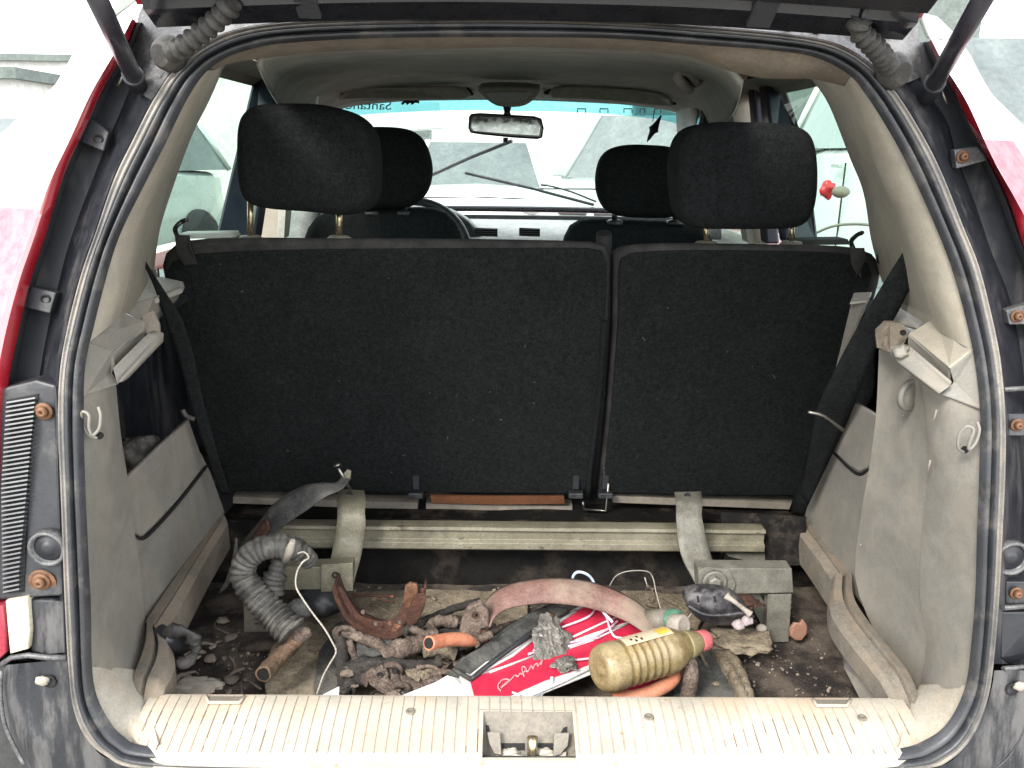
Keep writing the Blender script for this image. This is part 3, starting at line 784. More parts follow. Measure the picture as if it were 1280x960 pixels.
# handle blocks: right
poly('handle_block', [(1136,418,1.03),(1172,396,1.05),(1196,410,.98),PR(1219,436,.015),(1187,461,.93)], M['pillar'])
poly('handle_block', [(1187,461,.93),PR(1219,436,.015),PR(1228,513,.015),(1175,493,.93),(1192,478,.93)], M['trim'])
poly('grip_recess', [(1136,417,1.03),(1188,461,.935),(1188,478,.94),(1136,436,1.03)], M['trim'])
part('grip_bar', pad([P(1121,438,1.0),P(1140,434,1.0),P(1191,477,.915),P(1190,483,.915),P(1174,493,.915),P(1122,452,1.0)], V((0, .022, 0)), .004), M['trim'])
part('broken_lug', pad([P(1101,415,1.1),P(1112,404,1.1),P(1128,404,1.08),P(1138,414,1.06),P(1132,428,1.05),P(1122,444,1.05),P(1112,440,1.07),P(1102,438,1.1)], V((0, .02, 0)), .003), M['header'])
part('broken_lug', lump(P(1126,440,1.0), .011, .010, .009, .9, 30, 10, seed=3), M['trim'])
mk('hole', lathe([(.001, .004), (-.0008, .004), (.004, .003)], P(1129,416,1.04), (0, 1, 0), 12), M['ink'], car)

# side panels
def rowsheet(name, rows, m, sub=3, **k):
    q = [[(PR(*p[:2], p[2]) if len(p) == 3 and p[2] < .2 else P(*p)) for p in r] for r in rows]
    cols = list(zip(*q))
    return part(name, loft([crom(c, sub) for c in cols]), m, **k)
rowsheet('side_panel', [
    [(1150,470,1.00),(1186,480,.93),(1229,500,.02)],
    [(1158,520,.985),(1190,535,.92),(1230,530,.02)],
    [(1160,592,.98),(1190,592,.92),(1229,590,.02)],
    [(1153,660,.98),(1190,665,.92),(1226,670,.02)],
    [(1150,745,.97),(1190,745,.90),(1224,745,.02)],
    [(1158,805,.955),(1190,808,.885),(1220,812,.02)],
    [(1150,858,.94),(1182,860,.87),(1212,860,.02)]], M['trim'])
rowsheet('side_panel', [
    [(1099,430,1.16),(1130,440,1.12),(1152,470,1.0)],
    [(1095,520,1.13),(1128,520,1.085),(1159,520,.987)],
    [(1086,587,1.12),(1125,590,1.055),(1161,592,.982)],
    [(1077,640,1.12),(1118,650,1.04),(1154,660,.982)],
    [(1069,722,1.13),(1110,735,1.06),(1151,745,.972)],
    [(1094,790,1.07),(1125,800,1.02),(1159,805,.957)],
    [(1130,845,1.0),(1148,852,.96),(1167,858,.932)],
    [(1158,880,.93),(1160,885,.91),(1163,890,.902)]], M['trim'], auto=40)
mk('scuffs', merge(*[tube([P(x, y, Y), P(x + dx, y + dy, Y)], .0012, 5) for x, y, dx, dy, Y in ((1171,512,-4,14,.945),(1163,575,-3,14,.958),(1128,520,6,-4,1.08),(1118,647,2,1,1.06),(1075,682,2,-3,1.12))]), M['bone'], car)
part('plug', lathe([(.004, .022), (-.002, .022), (-.004, .019), (-.003, .017), (-.006, .014), (-.0065, .001)], P(1138,494,1.045), (-.5, 1, 0), 28), M['trim'])
def net_hook(c, s, parent=car):
    o = mk('net_hook', tube(crom([c + V(q) * s for q in ((0, 0, -.022), (-.010, -.004, -.014), (-.013, -.006, .004), (-.008, -.010, .016), (.0, -.012, .012), (-.002, -.012, -.004), (0, -.010, -.014), (.008, -.008, -.006), (.011, -.006, .010), (.008, -.003, .020))], 5), .0019, 8), M['trim'], parent)
    mk('hook_slot', lathe([(.002, .0045), (-.001, .0045), (.004, .003)], c + V((.002, .001, -.018)), (0, 1, 0), 12), M['ink'], o)
    return o
net_hook(PR(1208,545,.010), .95)
net_hook(PR(119,527,.016), .95)
# right wall with pocket flap
poly('side_wall', [S(1110,560,.567), S(1095,780,.567), S(1005,652,.567), S(1008,640,.567), S(1020,600,.567), S(1043,560,.567), S(1050,535,.567)], M['trim'])
part('pocket_flap', pad([S(1069,503,.556), S(1110,528,.556), S(1096,570,.556), S(1084,584,.556), S(1074,590,.556), S(1062,583,.556), S(1042,564,.556), S(1051,545,.556)], V((.008, 0, 0)), .003), M['trim'])
part('flap_gap', tube(crom([S(x, y, .5655) for x, y in ((1041,564),(1062,585),(1075,593),(1086,586),(1094,568))], 4), .003, 6), M['ink'])
# left wall with pocket flap
poly('side_wall', [S(110,640,-.572), S(110,850,-.572), S(181,800,-.572), S(280,640,-.572), S(262,590,-.572), S(250,566,-.572), S(238,560,-.572), S(150,640,-.572)], M['trim'])
part('pocket_flap', pad([S(128,628,-.561), S(157,600,-.561), S(196,562,-.561), S(236,524,-.561), S(246,552,-.561), S(256,582,-.561), S(222,626,-.561), S(190,660,-.561), S(177,671,-.561), S(166,664,-.561), S(150,655,-.561)], V((-.008, 0, 0)), .003), M['trim'])
part('flap_gap', tube(crom([S(x, y, -.5655) for x, y in ((163,640),(168,662),(177,673),(190,664),(222,629),(258,583))], 4), .003, 6), M['ink'])
rowsheet('side_panel', [
    [(102,492,.02),(122,486,.93),(145,480,1.02)],
    [(103,545,.02),(125,545,.93),(151,542,1.02)],
    [(104,600,.02),(128,600,.93),(160,600,1.02)],
    [(107,655,.02),(130,655,.93),(167,655,1.02)],
    [(109,720,.02),(135,720,.93),(176,720,1.03)],
    [(111,790,.02),(138,790,.91),(181,780,1.05)],
    [(113,836,.02),(140,838,.88),(178,840,.965)]], M['trim'])
# pocket interiors and the dark flanks of the seat
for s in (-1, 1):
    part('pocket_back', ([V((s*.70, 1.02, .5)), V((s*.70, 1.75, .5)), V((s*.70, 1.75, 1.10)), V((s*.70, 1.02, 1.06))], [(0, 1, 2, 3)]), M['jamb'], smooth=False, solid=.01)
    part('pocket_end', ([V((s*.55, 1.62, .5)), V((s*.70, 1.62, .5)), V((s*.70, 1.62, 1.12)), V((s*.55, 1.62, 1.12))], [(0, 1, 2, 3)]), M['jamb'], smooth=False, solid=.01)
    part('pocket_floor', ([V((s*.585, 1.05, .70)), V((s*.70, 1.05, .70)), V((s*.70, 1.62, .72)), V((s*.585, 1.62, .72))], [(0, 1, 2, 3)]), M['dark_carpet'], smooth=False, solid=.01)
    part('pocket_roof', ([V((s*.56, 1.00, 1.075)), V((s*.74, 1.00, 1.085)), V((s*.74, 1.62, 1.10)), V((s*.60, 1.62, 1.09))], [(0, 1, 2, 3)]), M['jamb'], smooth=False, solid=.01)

# low rails
def rail(outer, inner, z):
    A = crom([G(x, y, z) for x, y in outer], 4); B = crom([G(x, y, z - .004) for x, y in inner], 4)
    m = max(len(A), len(B)); A = resamp(A, m); B = resamp(B, m)
    mid = [p.lerp(q, .45) + V((0, 0, .003)) for p, q in zip(A, B)]
    gr = [p.lerp(q, .5) + V((0, 0, -.006)) for p, q in zip(A, B)]
    mid2 = [p.lerp(q, .55) + V((0, 0, .003)) for p, q in zip(A, B)]
    low = [q + V((0, 0, -.05)) for q in B]
    return part('floor_rail', loft([[p + V((0, 0, -.002)) for p in A], mid, gr, mid2, B, low]), M['trimlow'], auto=35)
rail([(276,636),(240,690),(205,740),(181,776)], [(285,655),(255,705),(228,755),(201,798)], .66)
rail([(1008,642),(1035,678),(1068,722)], [(1000,670),(1018,694),(1040,726)], .66)
def rail2(outer, inner, z, low=.035):
    A = crom([G(x, y, z) for x, y in outer], 5); B = crom([G(x, y, z) for x, y in inner], 5)
    m = 30; A = resamp(A, m); B = resamp(B, m)
    rows = [[p + V((0, 0, -.012 - .024 * max(0, (k - 24) / 5) ** 1.5)) for k, p in enumerate(A)]]
    for t, h in ((.12, 0), (.38, .004), (.46, -.008), (.54, .004), (.85, .003), (1, -.006), (1, -low)):
        rows.append([p.lerp(q, t) + V((0, 0, h - .024 * max(0, (k - 24) / 5) ** 1.5)) for k, (p, q) in enumerate(zip(A, B))])
    return part('rail_end', loft(rows), M['trimlow'], auto=35)
rail2([(1068,716),(1071,745),(1090,775),(1130,825),(1163,868)], [(1040,720),(1037,750),(1045,776),(1080,822),(1128,880)], .668)
rail2([(182,770),(178,800),(166,832),(154,862)], [(201,790),(216,812),(216,836),(196,872)], .668)
poly('well_side', [G(1052,800,.60),G(1056,835,.60),G(1076,874,.60),G(1125,885,.62),G(1090,835,.655),G(1062,800,.655)], M['trim'])
# sill corners
def corner(a, b):
    A = crom([PR(x, y, .018) for x, y in a], 5); B = crom([G(x, y, .650) for x, y in b], 5)
    Mi = [p.lerp(q, .5) + V((0, 0, .002)) for p, q in zip(A, B)]
    return part('sill_corner', loft([A, Mi, B]), M['corner'])
corner([(113,834),(115,850),(119,870),(131,899),(152,924),(190,941)], [(177,838),(179,854),(183,870),(187,886),(191,902),(198,930)])
corner([(1212,857),(1209,870),(1200,890),(1187,907),(1159,929),(1110,945)], [(1150,856),(1145,866),(1140,876),(1136,888),(1132,902),(1124,932)])
mk('hole', lathe([(.002, .005), (-.0008, .006), (.006, .004)], P(128,840,.875), (0, 1, -.3), 12), M['rust'], car)
mk('hole', lathe([(.002, .006), (-.0008, .007), (.006, .004)], P(1190,850,.875), (0, 1, -.3), 12), M['rust'], car)

# ---- sill plate with moulded grooves, and the latch well
sx0 = P(176, 885, .86).x; sx1 = P(1141, 892, .86).x
lx0 = P(604, 905, .85).x; lx1 = P(716, 905, .85).x
prof = [(.895, .55), (.897, .650), (.892, .656), (.885, .658), (.862, .656), (.842, .653), (.832, .650), (.815, .646), (.803, .643), (.797, .635), (.795, .60)]
def sill_piece(x0, x1, pr, groove=True, g0=0, g1=99):
    xs = [x0]
    tags = [0]
    if groove:
        x = math.ceil((x0 + .004) / .0138) * .0138
        while x < x1 - .004:
            xs += [x - .0011, x - .0006, x + .0006, x + .0011]; tags += [0, 1, 1, 0]
            x += .0138
    xs.append(x1); tags.append(0)
    rows = []
    for x, t in zip(xs, tags):
        row = []
        for i, (y, z) in enumerate(pr):
            y = y + (.024 * max(0, min(1, max((x - (sx1 - .045)) / .045, ((sx0 + .045) - x) / .045))) * (0, 0, 0, .05, .15, .35, .6, .8, 1, 1, 1)[i])
            gz = -.0014 if (t and 3 <= i <= 8 and (i <= 6 or True)) else 0
            w_ = .0015 * noise.noise(V((x * 5, y * 9, 1)))
            row.append(V((x, y, z + gz + w_)))
        rows.append(row)
    return loft(rows)
part('sill_plate', merge(sill_piece(sx0, lx0, prof), sill_piece(lx1, sx1, prof), sill_piece(lx0, lx1, prof[:5])), M['sill'], auto=28)
# shallow oblong wells in the sill
for x0, x1, y0, y1 in ((258, 306, 874, 888), (1015, 1062, 882, 896)):
    q = [P(x0, y0, .885) , P(x1, y0, .885), P(x1 - 6, y1, .872), P(x0 + 4, y1, .872)]
    for k in q: k.z = .6585
    part('sill_well', prism([V((k.x, k.y, .6592)) for k in q], V((0, 0, -.004))), M['metalplate'], smooth=False, bevel=.001)
    part('well_rim', tube([V((k.x, k.y, .6594)) for k in (q[0], q[3], q[2], q[1])], .0022, 8), M['sill'])
for x, y in ((513, 889), (811, 896), (1078, 897)):
    part('sill_screw', lathe([(0, .006), (.001, .0055), (.0005, .003), (-.001, .002)], G(x, y, .6575), (0, 0, 1), 14), M['metalplate'])
lwp0 = V((0, .862, .6545)); lwn = V((0, -.042, .050)).normalized()
def LW(x, y, off=0.0): return PL(x, y, lwp0, lwn) + lwn * off
def lwpr(name, pts, off, t, m, parent, bev=.001):
    return mk(name, prism([LW(x, y, off) for x, y in pts], -lwn * t), m, parent, smooth=False, bevel=bev)
lw_ = part('latch_well', prism([LW(596,886), LW(722,888), LW(720,975), LW(600,975)], -lwn * .004), M['metalplate'], smooth=False)
lwpr('latch_cheek', [(609,917),(625,917),(627,946),(618,944),(612,932)], .012, .012, M['metalplate'], lw_)
lwpr('latch_cheek', [(692,918),(711,918),(709,934),(700,945),(691,948)], .012, .012, M['metalplate'], lw_)
for q in ([(626,929),(656,929),(656,938),(626,939)], [(669,929),(692,929),(692,939),(669,938)], [(607,906),(611,907),(613,916),(608,917)], [(701,916),(704,910),(709,908),(709,917)]):
    lwpr('latch_hole', q, .0008, .001, M['ink'], lw_, 0)
lwpr('latch_base', [(616,945),(640,942),(664,948),(690,943),(708,940),(704,975),(616,975)], .006, .006, M['sill'], lw_)
for x, sd in ((638, 3), (680, 5)):
    mk('latch_crust', lump(LW(x, 941, .002), .012, .006, .005, .8, 40, 10, seed=sd), M['sill'], lw_)
mk('latch_lip', box(V(((lx0 + lx1) / 2, .799, .631)), lx1 - lx0 + .004, .009, .014), M['sill'], lw_, smooth=False, bevel=.002)
mk('striker_post', tube([LW(665,924,.012), LW(665,930,.013), LW(665,948,.010)], [.0072, .0064, .0064], 16), M['goldsteel'], lw_)
# dirt packed in the grooves
gs = []
x = math.ceil((sx0 + .004) / .0138) * .0138
while x < sx1 - .004:
    mid = lx0 - .002 < x < lx1 + .002
    pr = [(.888, .6555), (.866, .6545)] if mid else [(.888, .6555), (.862, .6540), (.842, .6510), (.832, .6480), (.815, .6440), (.806, .6420)]
    if not mid: pr = pr[random.choice((0, 0, 0, 1)):random.choice((3, 4, 5, 6, 6))]
    gs.append(loft([[V((x - .0006, y, z + .0003)) for y, z in pr], [V((x + .0006, y, z + .0003)) for y, z in pr]]))
    x += .0138
part('groove_dirt', merge(*gs), mat('groove_dirt', (.27, .22, .165), (.13, .10, .075), .9, bump=0, scale=60), smooth=False, kind='stuff')

# ---- floor of the boot
fl = [V((-.60, .86, .520)), V((.60, .86, .520)), V((.60, 1.46, .520)), V((-.60, 1.46, .520))]
rows = []
for i in range(30):
    rows.append([V((-.62 + 1.24 * j / 60, .86 + .60 * i / 29, .52 + .004 * noise.noise(V((j * .3, i * .3, 0))) + .002 * noise.noise(V((j * .9, i * .9, 3))))) for j in range(61)])
part('cargo_floor', loft(rows), M['floor_dirt'])
# step in front of the seats, carpeted
st = []
for j in range(41):
    x = -.60 + 1.20 * j / 40
    o = .003 * noise.noise(V((x * 9, 0, 0)))
    st.append([V((x, 1.405 + o, .50)), V((x, 1.41 + o, .60)), V((x, 1.415 + o, .632)), V((x, 1.425, .641 + o)), V((x, 1.46, .634 + o)), V((x, 1.50, .612 + o)), V((x, 1.75, .60 + o))])
part('floor_step', loft(st), M['dark_carpet'])
part('carpet_flap', sheet([P(900,640,1.40),P(955,642,1.40),P(1008,646,1.38)], [P(905,700,1.36),P(960,708,1.36),P(1006,706,1.34)], 6, 6), M['dark_carpet'], solid=.008)
# debris
random.seed(11)
gs = []
for k in range(1500):
    x = random.uniform(-.53, .53); y = random.uniform(1.0, 1.39)
    if abs(x) < .25 and random.random() < .7: continue
    s = random.uniform(.0006, .0024) * (2.0 if random.random() < .08 else 1)
    gs.append(box(V((x, y, .523 + s * .3)), s * random.uniform(1, 2.4), s * random.uniform(.8, 1.8), s, Matrix.Rotation(random.uniform(0, 3), 3, 'Z') @ Matrix.Rotation(random.uniform(-.4, .4), 3, 'X')))
mk('dirt_crumbs', merge(*gs), M['leaf'], smooth=False, kind='stuff', label='pale crumbs and grit scattered over the dark boot floor', cat='debris')

# ================================================================== rear seats
sp0 = V((0, 1.55, .645)); sn = V((0, 1, .309)).normalized()
def PS(x, y, d=0.0): return PL(x, y, sp0, sn) + sn * (-d)
def seat(out, inset, name='rear_seat'):
    s = part(name, pad([PS(*p) for p in out], V((0, .10, -.016)), .018, 5, n=4), M['grey_cloth'])
    mk('carpet_back', pad([PS(*p, .004) for p in inset], sn * .012, .0035, 3, n=4), M['carpet_back'], s, auto=8)
    return s
s1 = seat([(199,332),(204,315),(222,302),(260,297),(320,296),(420,297),(600,298),(735,301),(755,305),(763,316),(763,360),(758,440),(750,520),(742,580),(736,616),(722,619),(600,618),(400,616),(300,616),(284,614),(272,580),(252,530),(230,450),(210,380)],
          [(208,342),(216,328),(234,319),(262,316),(320,313),(420,311),(600,310),(735,310),(752,314),(758,325),(758,362),(753,440),(745,520),(737,580),(731,612),(718,616),(600,615),(400,613),(302,613),(288,610),(276,576),(257,526),(236,450),(216,382)])
s2 = seat([(768,330),(770,313),(784,306),(840,303),(930,304),(1040,306),(1080,311),(1098,320),(1105,338),(1100,362),(1088,400),(1070,450),(1045,510),(1020,565),(1006,618),(990,622),(900,622),(800,620),(752,618),(750,600),(756,540),(762,470),(767,400)],
          [(773,336),(776,323),(790,316),(840,313),(930,313),(1030,315),(1066,320),(1084,330),(1088,346),(1082,370),(1078,400),(1062,450),(1038,510),(1014,565),(1000,614),(986,618),(900,618),(800,616),(757,613),(755,598),(761,540),(767,470),(772,400)])
def lip(L_, parent):
    g = []
    for x0, x1, y0, y1 in L_:
        a, b = PS(x0, y0, -.005), PS(x1, y1, -.005)
        g.append(prism([a, b, b + V((0, -.004, -.014)), a + V((0, -.004, -.014))], V((0, .03, .003))))
    return mk('seat_lip', merge(*g), M['metalplate'], parent, smooth=False, bevel=.0015)
lip([(290, 428, 623, 628), (452, 522, 629, 630), (532, 716, 631, 635)], s1); lip([(766, 998, 622, 631)], s2)
mk('wood_slip', prism([PS(538,620,.002), PS(620,621,.002), PS(705,620,.002), PS(706,629,.002), PS(620,630,.002), PS(540,628,.002)], V((0, .012, 0))), M['wood'], s1, smooth=False)
for x in (520, 720, 757):
    a = PS(x, 596, .006)
    mk('hinge', merge(box(a + V((0, .01, 0)), .014, .02, .05), box(a + V((0, 0, -.035)), .030, .02, .012)), M['black_plastic'], s1 if x < 740 else s2, smooth=False, bevel=.002)
part('seat_bracket', tube([PS(728,622,.012), PS(729,631,.014), PS(757,633,.014), PS(760,600,.010)], .003, 8), M['steel'])
part('seat_gap', tube([PS(757,300,-.03), PS(757,400,-.03), PS(750,520,-.03), PS(742,625,-.03)], .014, 10), M['ink'])
part('seat_piping', tube(crom([PS(735,616,.004), PS(738,580,.004), PS(748,500,.004), PS(755,400,.004)], 4), .006, 8), M['black_cloth'])
# top ledges (escutcheons) and headrests
def headrest(out, d, depth, posts, parent, m, rr=.026, ey=None):
    h = mk('headrest', pad([P(x, y, d) for x, y in out], V((0, depth, 0)), rr, 7, n=5, bulge=.006), m, parent)
    return h
def post(x, y0, y1, Y, parent, r=.0055):
    mk('headrest_post', tube([P(x, y0, Y), P(x, y1, Y)], r, 12), M['goldsteel'], parent)
    mk('post_guide', lathe([(0, .021), (.004, .021), (.008, .016), (.009, .007)], P(x, y1, Y) + V((0, 0, -.006)), (0, 0, 1), 20), M['metalplate'], parent)
headrest([(291,200),(292,160),(300,140),(318,130),(350,128),(400,130),(440,142),(462,165),(468,200),(468,235),(462,258),(445,268),(420,270),(380,266),(330,262),(305,254),(294,235)], 1.36, .11, None, s1, M['black_cloth'])
post(313, 245, 296, 1.42, s1); post(424, 255, 296, 1.42, s1)
headrest([(847,228),(848,195),(856,170),(872,157),(900,152),(940,152),(985,154),(1012,162),(1024,180),(1028,215),(1026,250),(1018,274),(1000,286),(960,288),(900,288),(868,285),(853,268)], 1.36, .11, None, s2, M['black_cloth'])
post(883, 275, 303, 1.42, s2, .0045); post(990, 275, 303, 1.42, s2, .0045)
for px, py, w_, s in ((255, 295, .075, s1), (1028, 303, .085, s2)):
    mk('latch_cover', pad([P(px - 32, py - 3, 1.42), P(px + 32, py - 4, 1.42), P(px + 36, py + 3, 1.40), P(px - 34, py + 4, 1.40)], V((0, .05, 0)), .004, 3), M['shelf'] if px < 600 else M['grey_cloth'], s)
def release(x, y, s, fl):
    q = [P(x - 10, y - 2, 1.34), P(x + 8, y - 2, 1.34), P(x + 10, y + 12, 1.335), P(x + 14 * fl + 4, y + 34, 1.355), P(x + 2, y + 36, 1.36), P(x - 8, y + 20, 1.34)]
    o = mk('release_strap', pad(q, V((0, .004, 0)), .0015, 2), M['grey_cloth'], s)
    mk('release_hook', tube(crom([P(x - 6, y, 1.345), P(x - 9, y - 10, 1.36), P(x - 2, y - 18, 1.37), P(x + 7, y - 22, 1.37)], 4), [.004]*12 + [.002], 8), M['black_gloss'], s)
release(228, 296, s1, 1); release(1073, 312, s2, -.4)
part('belt_guide', pad([P(181,338,1.3),P(196,336,1.3),P(197,347,1.3),P(182,348,1.3)], V((0,.01,0)), .002, 2), M['steel'])
part('belt_guide', pad([P(1098,313,1.36),P(1107,314,1.36),P(1108,330,1.36),P(1099,330,1.36)], V((0,.01,0)), .002, 2), M['black_gloss'])

random.seed(3)
gs = []
for k in range(36):
    x = random.uniform(220, 1080); y = random.uniform(325, 600)
    if 735 < x < 775: continue
    c = PS(x, y, .0052)
    if c.x < -.53 or c.x > .53: continue
    a = random.uniform(0, 3.14); L_ = random.uniform(.0006, .003) * (2 if random.random() < .1 else 1)
    d = V((math.cos(a), 0, math.sin(a))) * L_
    d.y = -d.z * .309
    gs.append(tube([c - d, c + d], .0004, 4))
mk('lint', merge(*gs), M['olivgrey'], s1, kind='stuff')
# ---- seat belts
def belt(Lp, Rp):
    return part('seat_belt', sheet([P(*p) for p in Lp], [P(*p) for p in Rp], 5, 4), M['black_cloth'], solid=.0016)
belt([(169,306,1.22),(182,335,1.22),(194,362,1.22),(206,400,1.23),(224,450,1.24),(238,505,1.26),(256,560,1.28),(276,618,1.34)],
     [(171,307,1.22),(186,333,1.22),(207,366,1.22),(228,400,1.23),(242,445,1.24),(254,500,1.26),(270,560,1.28),(288,618,1.34)])
belt([(1141,296,1.10),(1110,345,1.12),(1080,395,1.15),(1060,430,1.18),(1040,470,1.20),(1024,505,1.23),(1015,545,1.27),(1002,620,1.36)],
     [(1154,332,1.10),(1138,360,1.12),(1118,398,1.14),(1098,430,1.17),(1082,470,1.19),(1067,505,1.22),(1053,540,1.27),(1010,632,1.36)])
part('belt_clip', tube(crom([P(1010,515,1.19),P(1030,520,1.185),P(1054,538,1.19)], 4), .0028, 8), M['steel'])
part('belt_clip', tube(crom([P(228,512,1.24),P(233,520,1.24),P(243,524,1.24)], 4), .004, 8), M['boot'])
part('seat_flank', sheet([P(1100,400,1.42),P(1094,450,1.42),P(1090,500,1.42),P(1060,530,1.44),P(1040,570,1.46),P(1010,640,1.50)], [P(1060,400,1.46),P(1050,450,1.46),P(1040,500,1.48),P(1020,540,1.5),P(1010,580,1.52),P(990,640,1.54)], 3, 3), M['black_cloth'], solid=.02)

# ================================================================== front of the cabin
# headliner
rear = [P(x, y, 1.13) for x, y in ((326,84),(338,70),(425,62),(560,58),(640,57),(725,58),(850,67),(905,84),(925,104))]
frt = [V((-.66, 2.86, 1.38)), V((-.60, 2.86, 1.465)), V((-.42, 2.86, 1.495)), V((-.2, 2.86, 1.505)), V((0, 2.86, 1.508)), V((.2, 2.86, 1.505)), V((.42, 2.86, 1.495)), V((.58, 2.86, 1.465)), V((.64, 2.86, 1.38))]
A = crom(rear, 6); B = crom(frt, 6)
rows = []
for t in [k / 26 for k in range(27)]:
    rows.append([a.lerp(b, t) + V(((1 if b.x > 0 else -1) * .035 * math.sin(math.pi * t) * min(1, abs(b.x) / .4), 0, (.030 * math.sin(math.pi * t) + .030 * max(0, math.sin(math.pi * min(1, max(0, (t - .35) / .65)) ** 1.5))) * (1 - (b.x / .7) ** 4))) for a, b in zip(A, B)])
part('headliner', loft(rows), M['liner'], solid=.006, solid_off=1)
# roof skin outside
rr = []
for t in [k / 10 for k in range(11)]:
    y = 1.27 + 1.70 * t
    rr.append([V((x * (.78 + .12 * min(1, t * 3)), y, 1.60 - .12 * abs(x / .70) ** 3.2 + .03 * math.sin(math.pi * t))) for x in [-.70, -.66, -.6, -.45, -.25, 0, .25, .45, .6, .66, .70]])
part('roof', loft(rr), M['red'])
# sun visors, each with a dark pad painting the shade above it
def visor(pts, shade_pts):
    q = [P(*p) for p in shade_pts]
    part('visor_shade_pad', pad(q, V((0, .03, .01)), .006, 3, n=3), M['dark_carpet'])
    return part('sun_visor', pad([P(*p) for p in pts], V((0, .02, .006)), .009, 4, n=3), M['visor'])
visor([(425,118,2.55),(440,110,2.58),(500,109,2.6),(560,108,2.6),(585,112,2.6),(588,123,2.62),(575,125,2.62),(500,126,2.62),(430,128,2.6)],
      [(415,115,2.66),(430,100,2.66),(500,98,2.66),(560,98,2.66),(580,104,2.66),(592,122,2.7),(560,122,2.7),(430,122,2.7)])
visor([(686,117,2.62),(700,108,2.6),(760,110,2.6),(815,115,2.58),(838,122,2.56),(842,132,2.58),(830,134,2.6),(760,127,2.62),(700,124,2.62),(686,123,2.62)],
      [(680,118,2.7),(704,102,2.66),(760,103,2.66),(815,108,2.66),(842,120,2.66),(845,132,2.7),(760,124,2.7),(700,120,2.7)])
lampo = part('cabin_lamp', pad([P(x, y, 2.5) for x, y in ((597,114),(603,110),(640,109),(671,111),(676,115),(664,128),(650,134),(625,134),(612,128))], V((0, .05, .02)), .006, 3, n=2), M['visor'])
mk('lamp_lens', pad([P(x, y, 2.49) for x, y in ((606,116),(637,114),(665,115),(657,126),(640,128),(616,127))], V((0, .01, .002)), .003, 3), M['dash'], lampo)
mir = part('rear_view_mirror', pad([P(x, y, 2.55) for x, y in ((586,146),(589,142),(600,141),(635,143),(668,145),(677,148),(680,160),(678,172),(672,174),(640,172),(600,168),(588,166),(585,160))], V((0, .03, 0)), .006, 4), M['black_gloss'])
mk('mirror_glass', pad([P(x, y, 2.547) for x, y in ((589,148),(592,145),(635,147),(672,150),(676,158),(674,170),(640,168),(592,164),(589,160))], V((0, .004, 0)), .001, 2), M['mirror'], mir)
mk('mirror_stem', tube([P(634,132,2.58), P(634,140,2.57), P(634,146,2.57)], [.014, .009, .014], 12), M['black_gloss'], mir)
mk('mirror_lever', tube([P(632,172,2.56), P(632,178,2.56)], .008, 8), M['black_gloss'], mir)
gh = part('grab_handle', tube(crom([P(862,112,1.74),P(852,104,1.70),P(848,95,1.70),P(853,88,1.70),P(863,91,1.70),P(872,102,1.74)], 5, False), .010, 10), M['visor'])
part('handle_recess', pad([P(x, y, 1.76) for x, y in ((846,86),(858,82),(872,90),(879,104),(864,110),(852,102))], V((0, .01, 0)), .004, 3, n=2), M['black_plastic'])

# windscreen
wt = [V((-.64, 2.92, 1.40)), V((-.60, 2.90, 1.475)), V((-.3, 2.86, 1.505)), V((0, 2.85, 1.51)), V((.3, 2.86, 1.505)), V((.56, 2.90, 1.475)), V((.60, 2.92, 1.40))]
wb = [V((-.72, 3.32, 1.10)), V((-.70, 3.34, 1.10)), V((-.35, 3.40, 1.10)), V((0, 3.42, 1.10)), V((.35, 3.40, 1.10)), V((.68, 3.34, 1.10)), V((.70, 3.32, 1.10))]
A = crom(wt, 5); B = crom(wb, 5)
ws = part('windscreen', loft([[a.lerp(b, t) for a, b in zip(A, B)] for t in (0, .25, .5, .75, 1)]), M['wglass'])
mk('sun_band', loft([[a.lerp(b, t) + V((0, -.006, 0)) for a, b in zip(A, B)] for t in (0.0, .03, .085)]), M['band'], ws)
mk('windscreen_seal', tube([b + V((0, -.012, .012)) for b in B], .013, 8), M['black_gloss'], ws)
# mirrored lettering of the strip stuck on the outside of the windscreen
fc = bpy.data.curves.new('banner_lettering', 'FONT')
fc.body = 'Santander'
fc.size = .040
fc.extrude = .0004
fc.align_x = 'RIGHT'
fc.materials.append(mat('banner_ink', (0.03, 0.10, 0.14), None, .7, bump=0))
ft = bpy.data.objects.new('banner_lettering', fc)
scene.collection.objects.link(ft)
ft.parent = ws
pt = P(415, 136, 2.86)
ft.rotation_euler = (R(80), 0, 0)
ft.rotation_mode = 'XYZ'
ft.scale = (-1.25, 1, 1)
ft.location = pt - origin(ws)
ft.select_set(False)
bpy.context.view_layer.update()
bme = bpy.data.meshes.new_from_object(ft)
fo_ = bpy.data.objects.new('banner_letters', bme)
scene.collection.objects.link(fo_)
fo_.parent = ws
fo_.rotation_euler = ft.rotation_euler; fo_.scale = ft.scale; fo_.location = ft.location
bpy.data.objects.remove(ft)
mk('banner_mark', merge(*[tube(crom([P(502 + k * 6, 130, 2.85), P(507 + k * 6, 127, 2.85), P(512 + k * 6, 128, 2.85)], 3), .004, 6) for k in range(3)]), M['ink'], ws)
gs = []
for x0, x1 in ((722, 732), (750, 760), (780, 790), (800, 806), (818, 826)):
    gs.append(tube([P(x0, 141, 2.87), P(x0, 136, 2.87), P(x1, 136, 2.87), P(x1, 141, 2.87)], .0022, 5))
mk('banner_print', merge(*gs), M['navy'], ws)
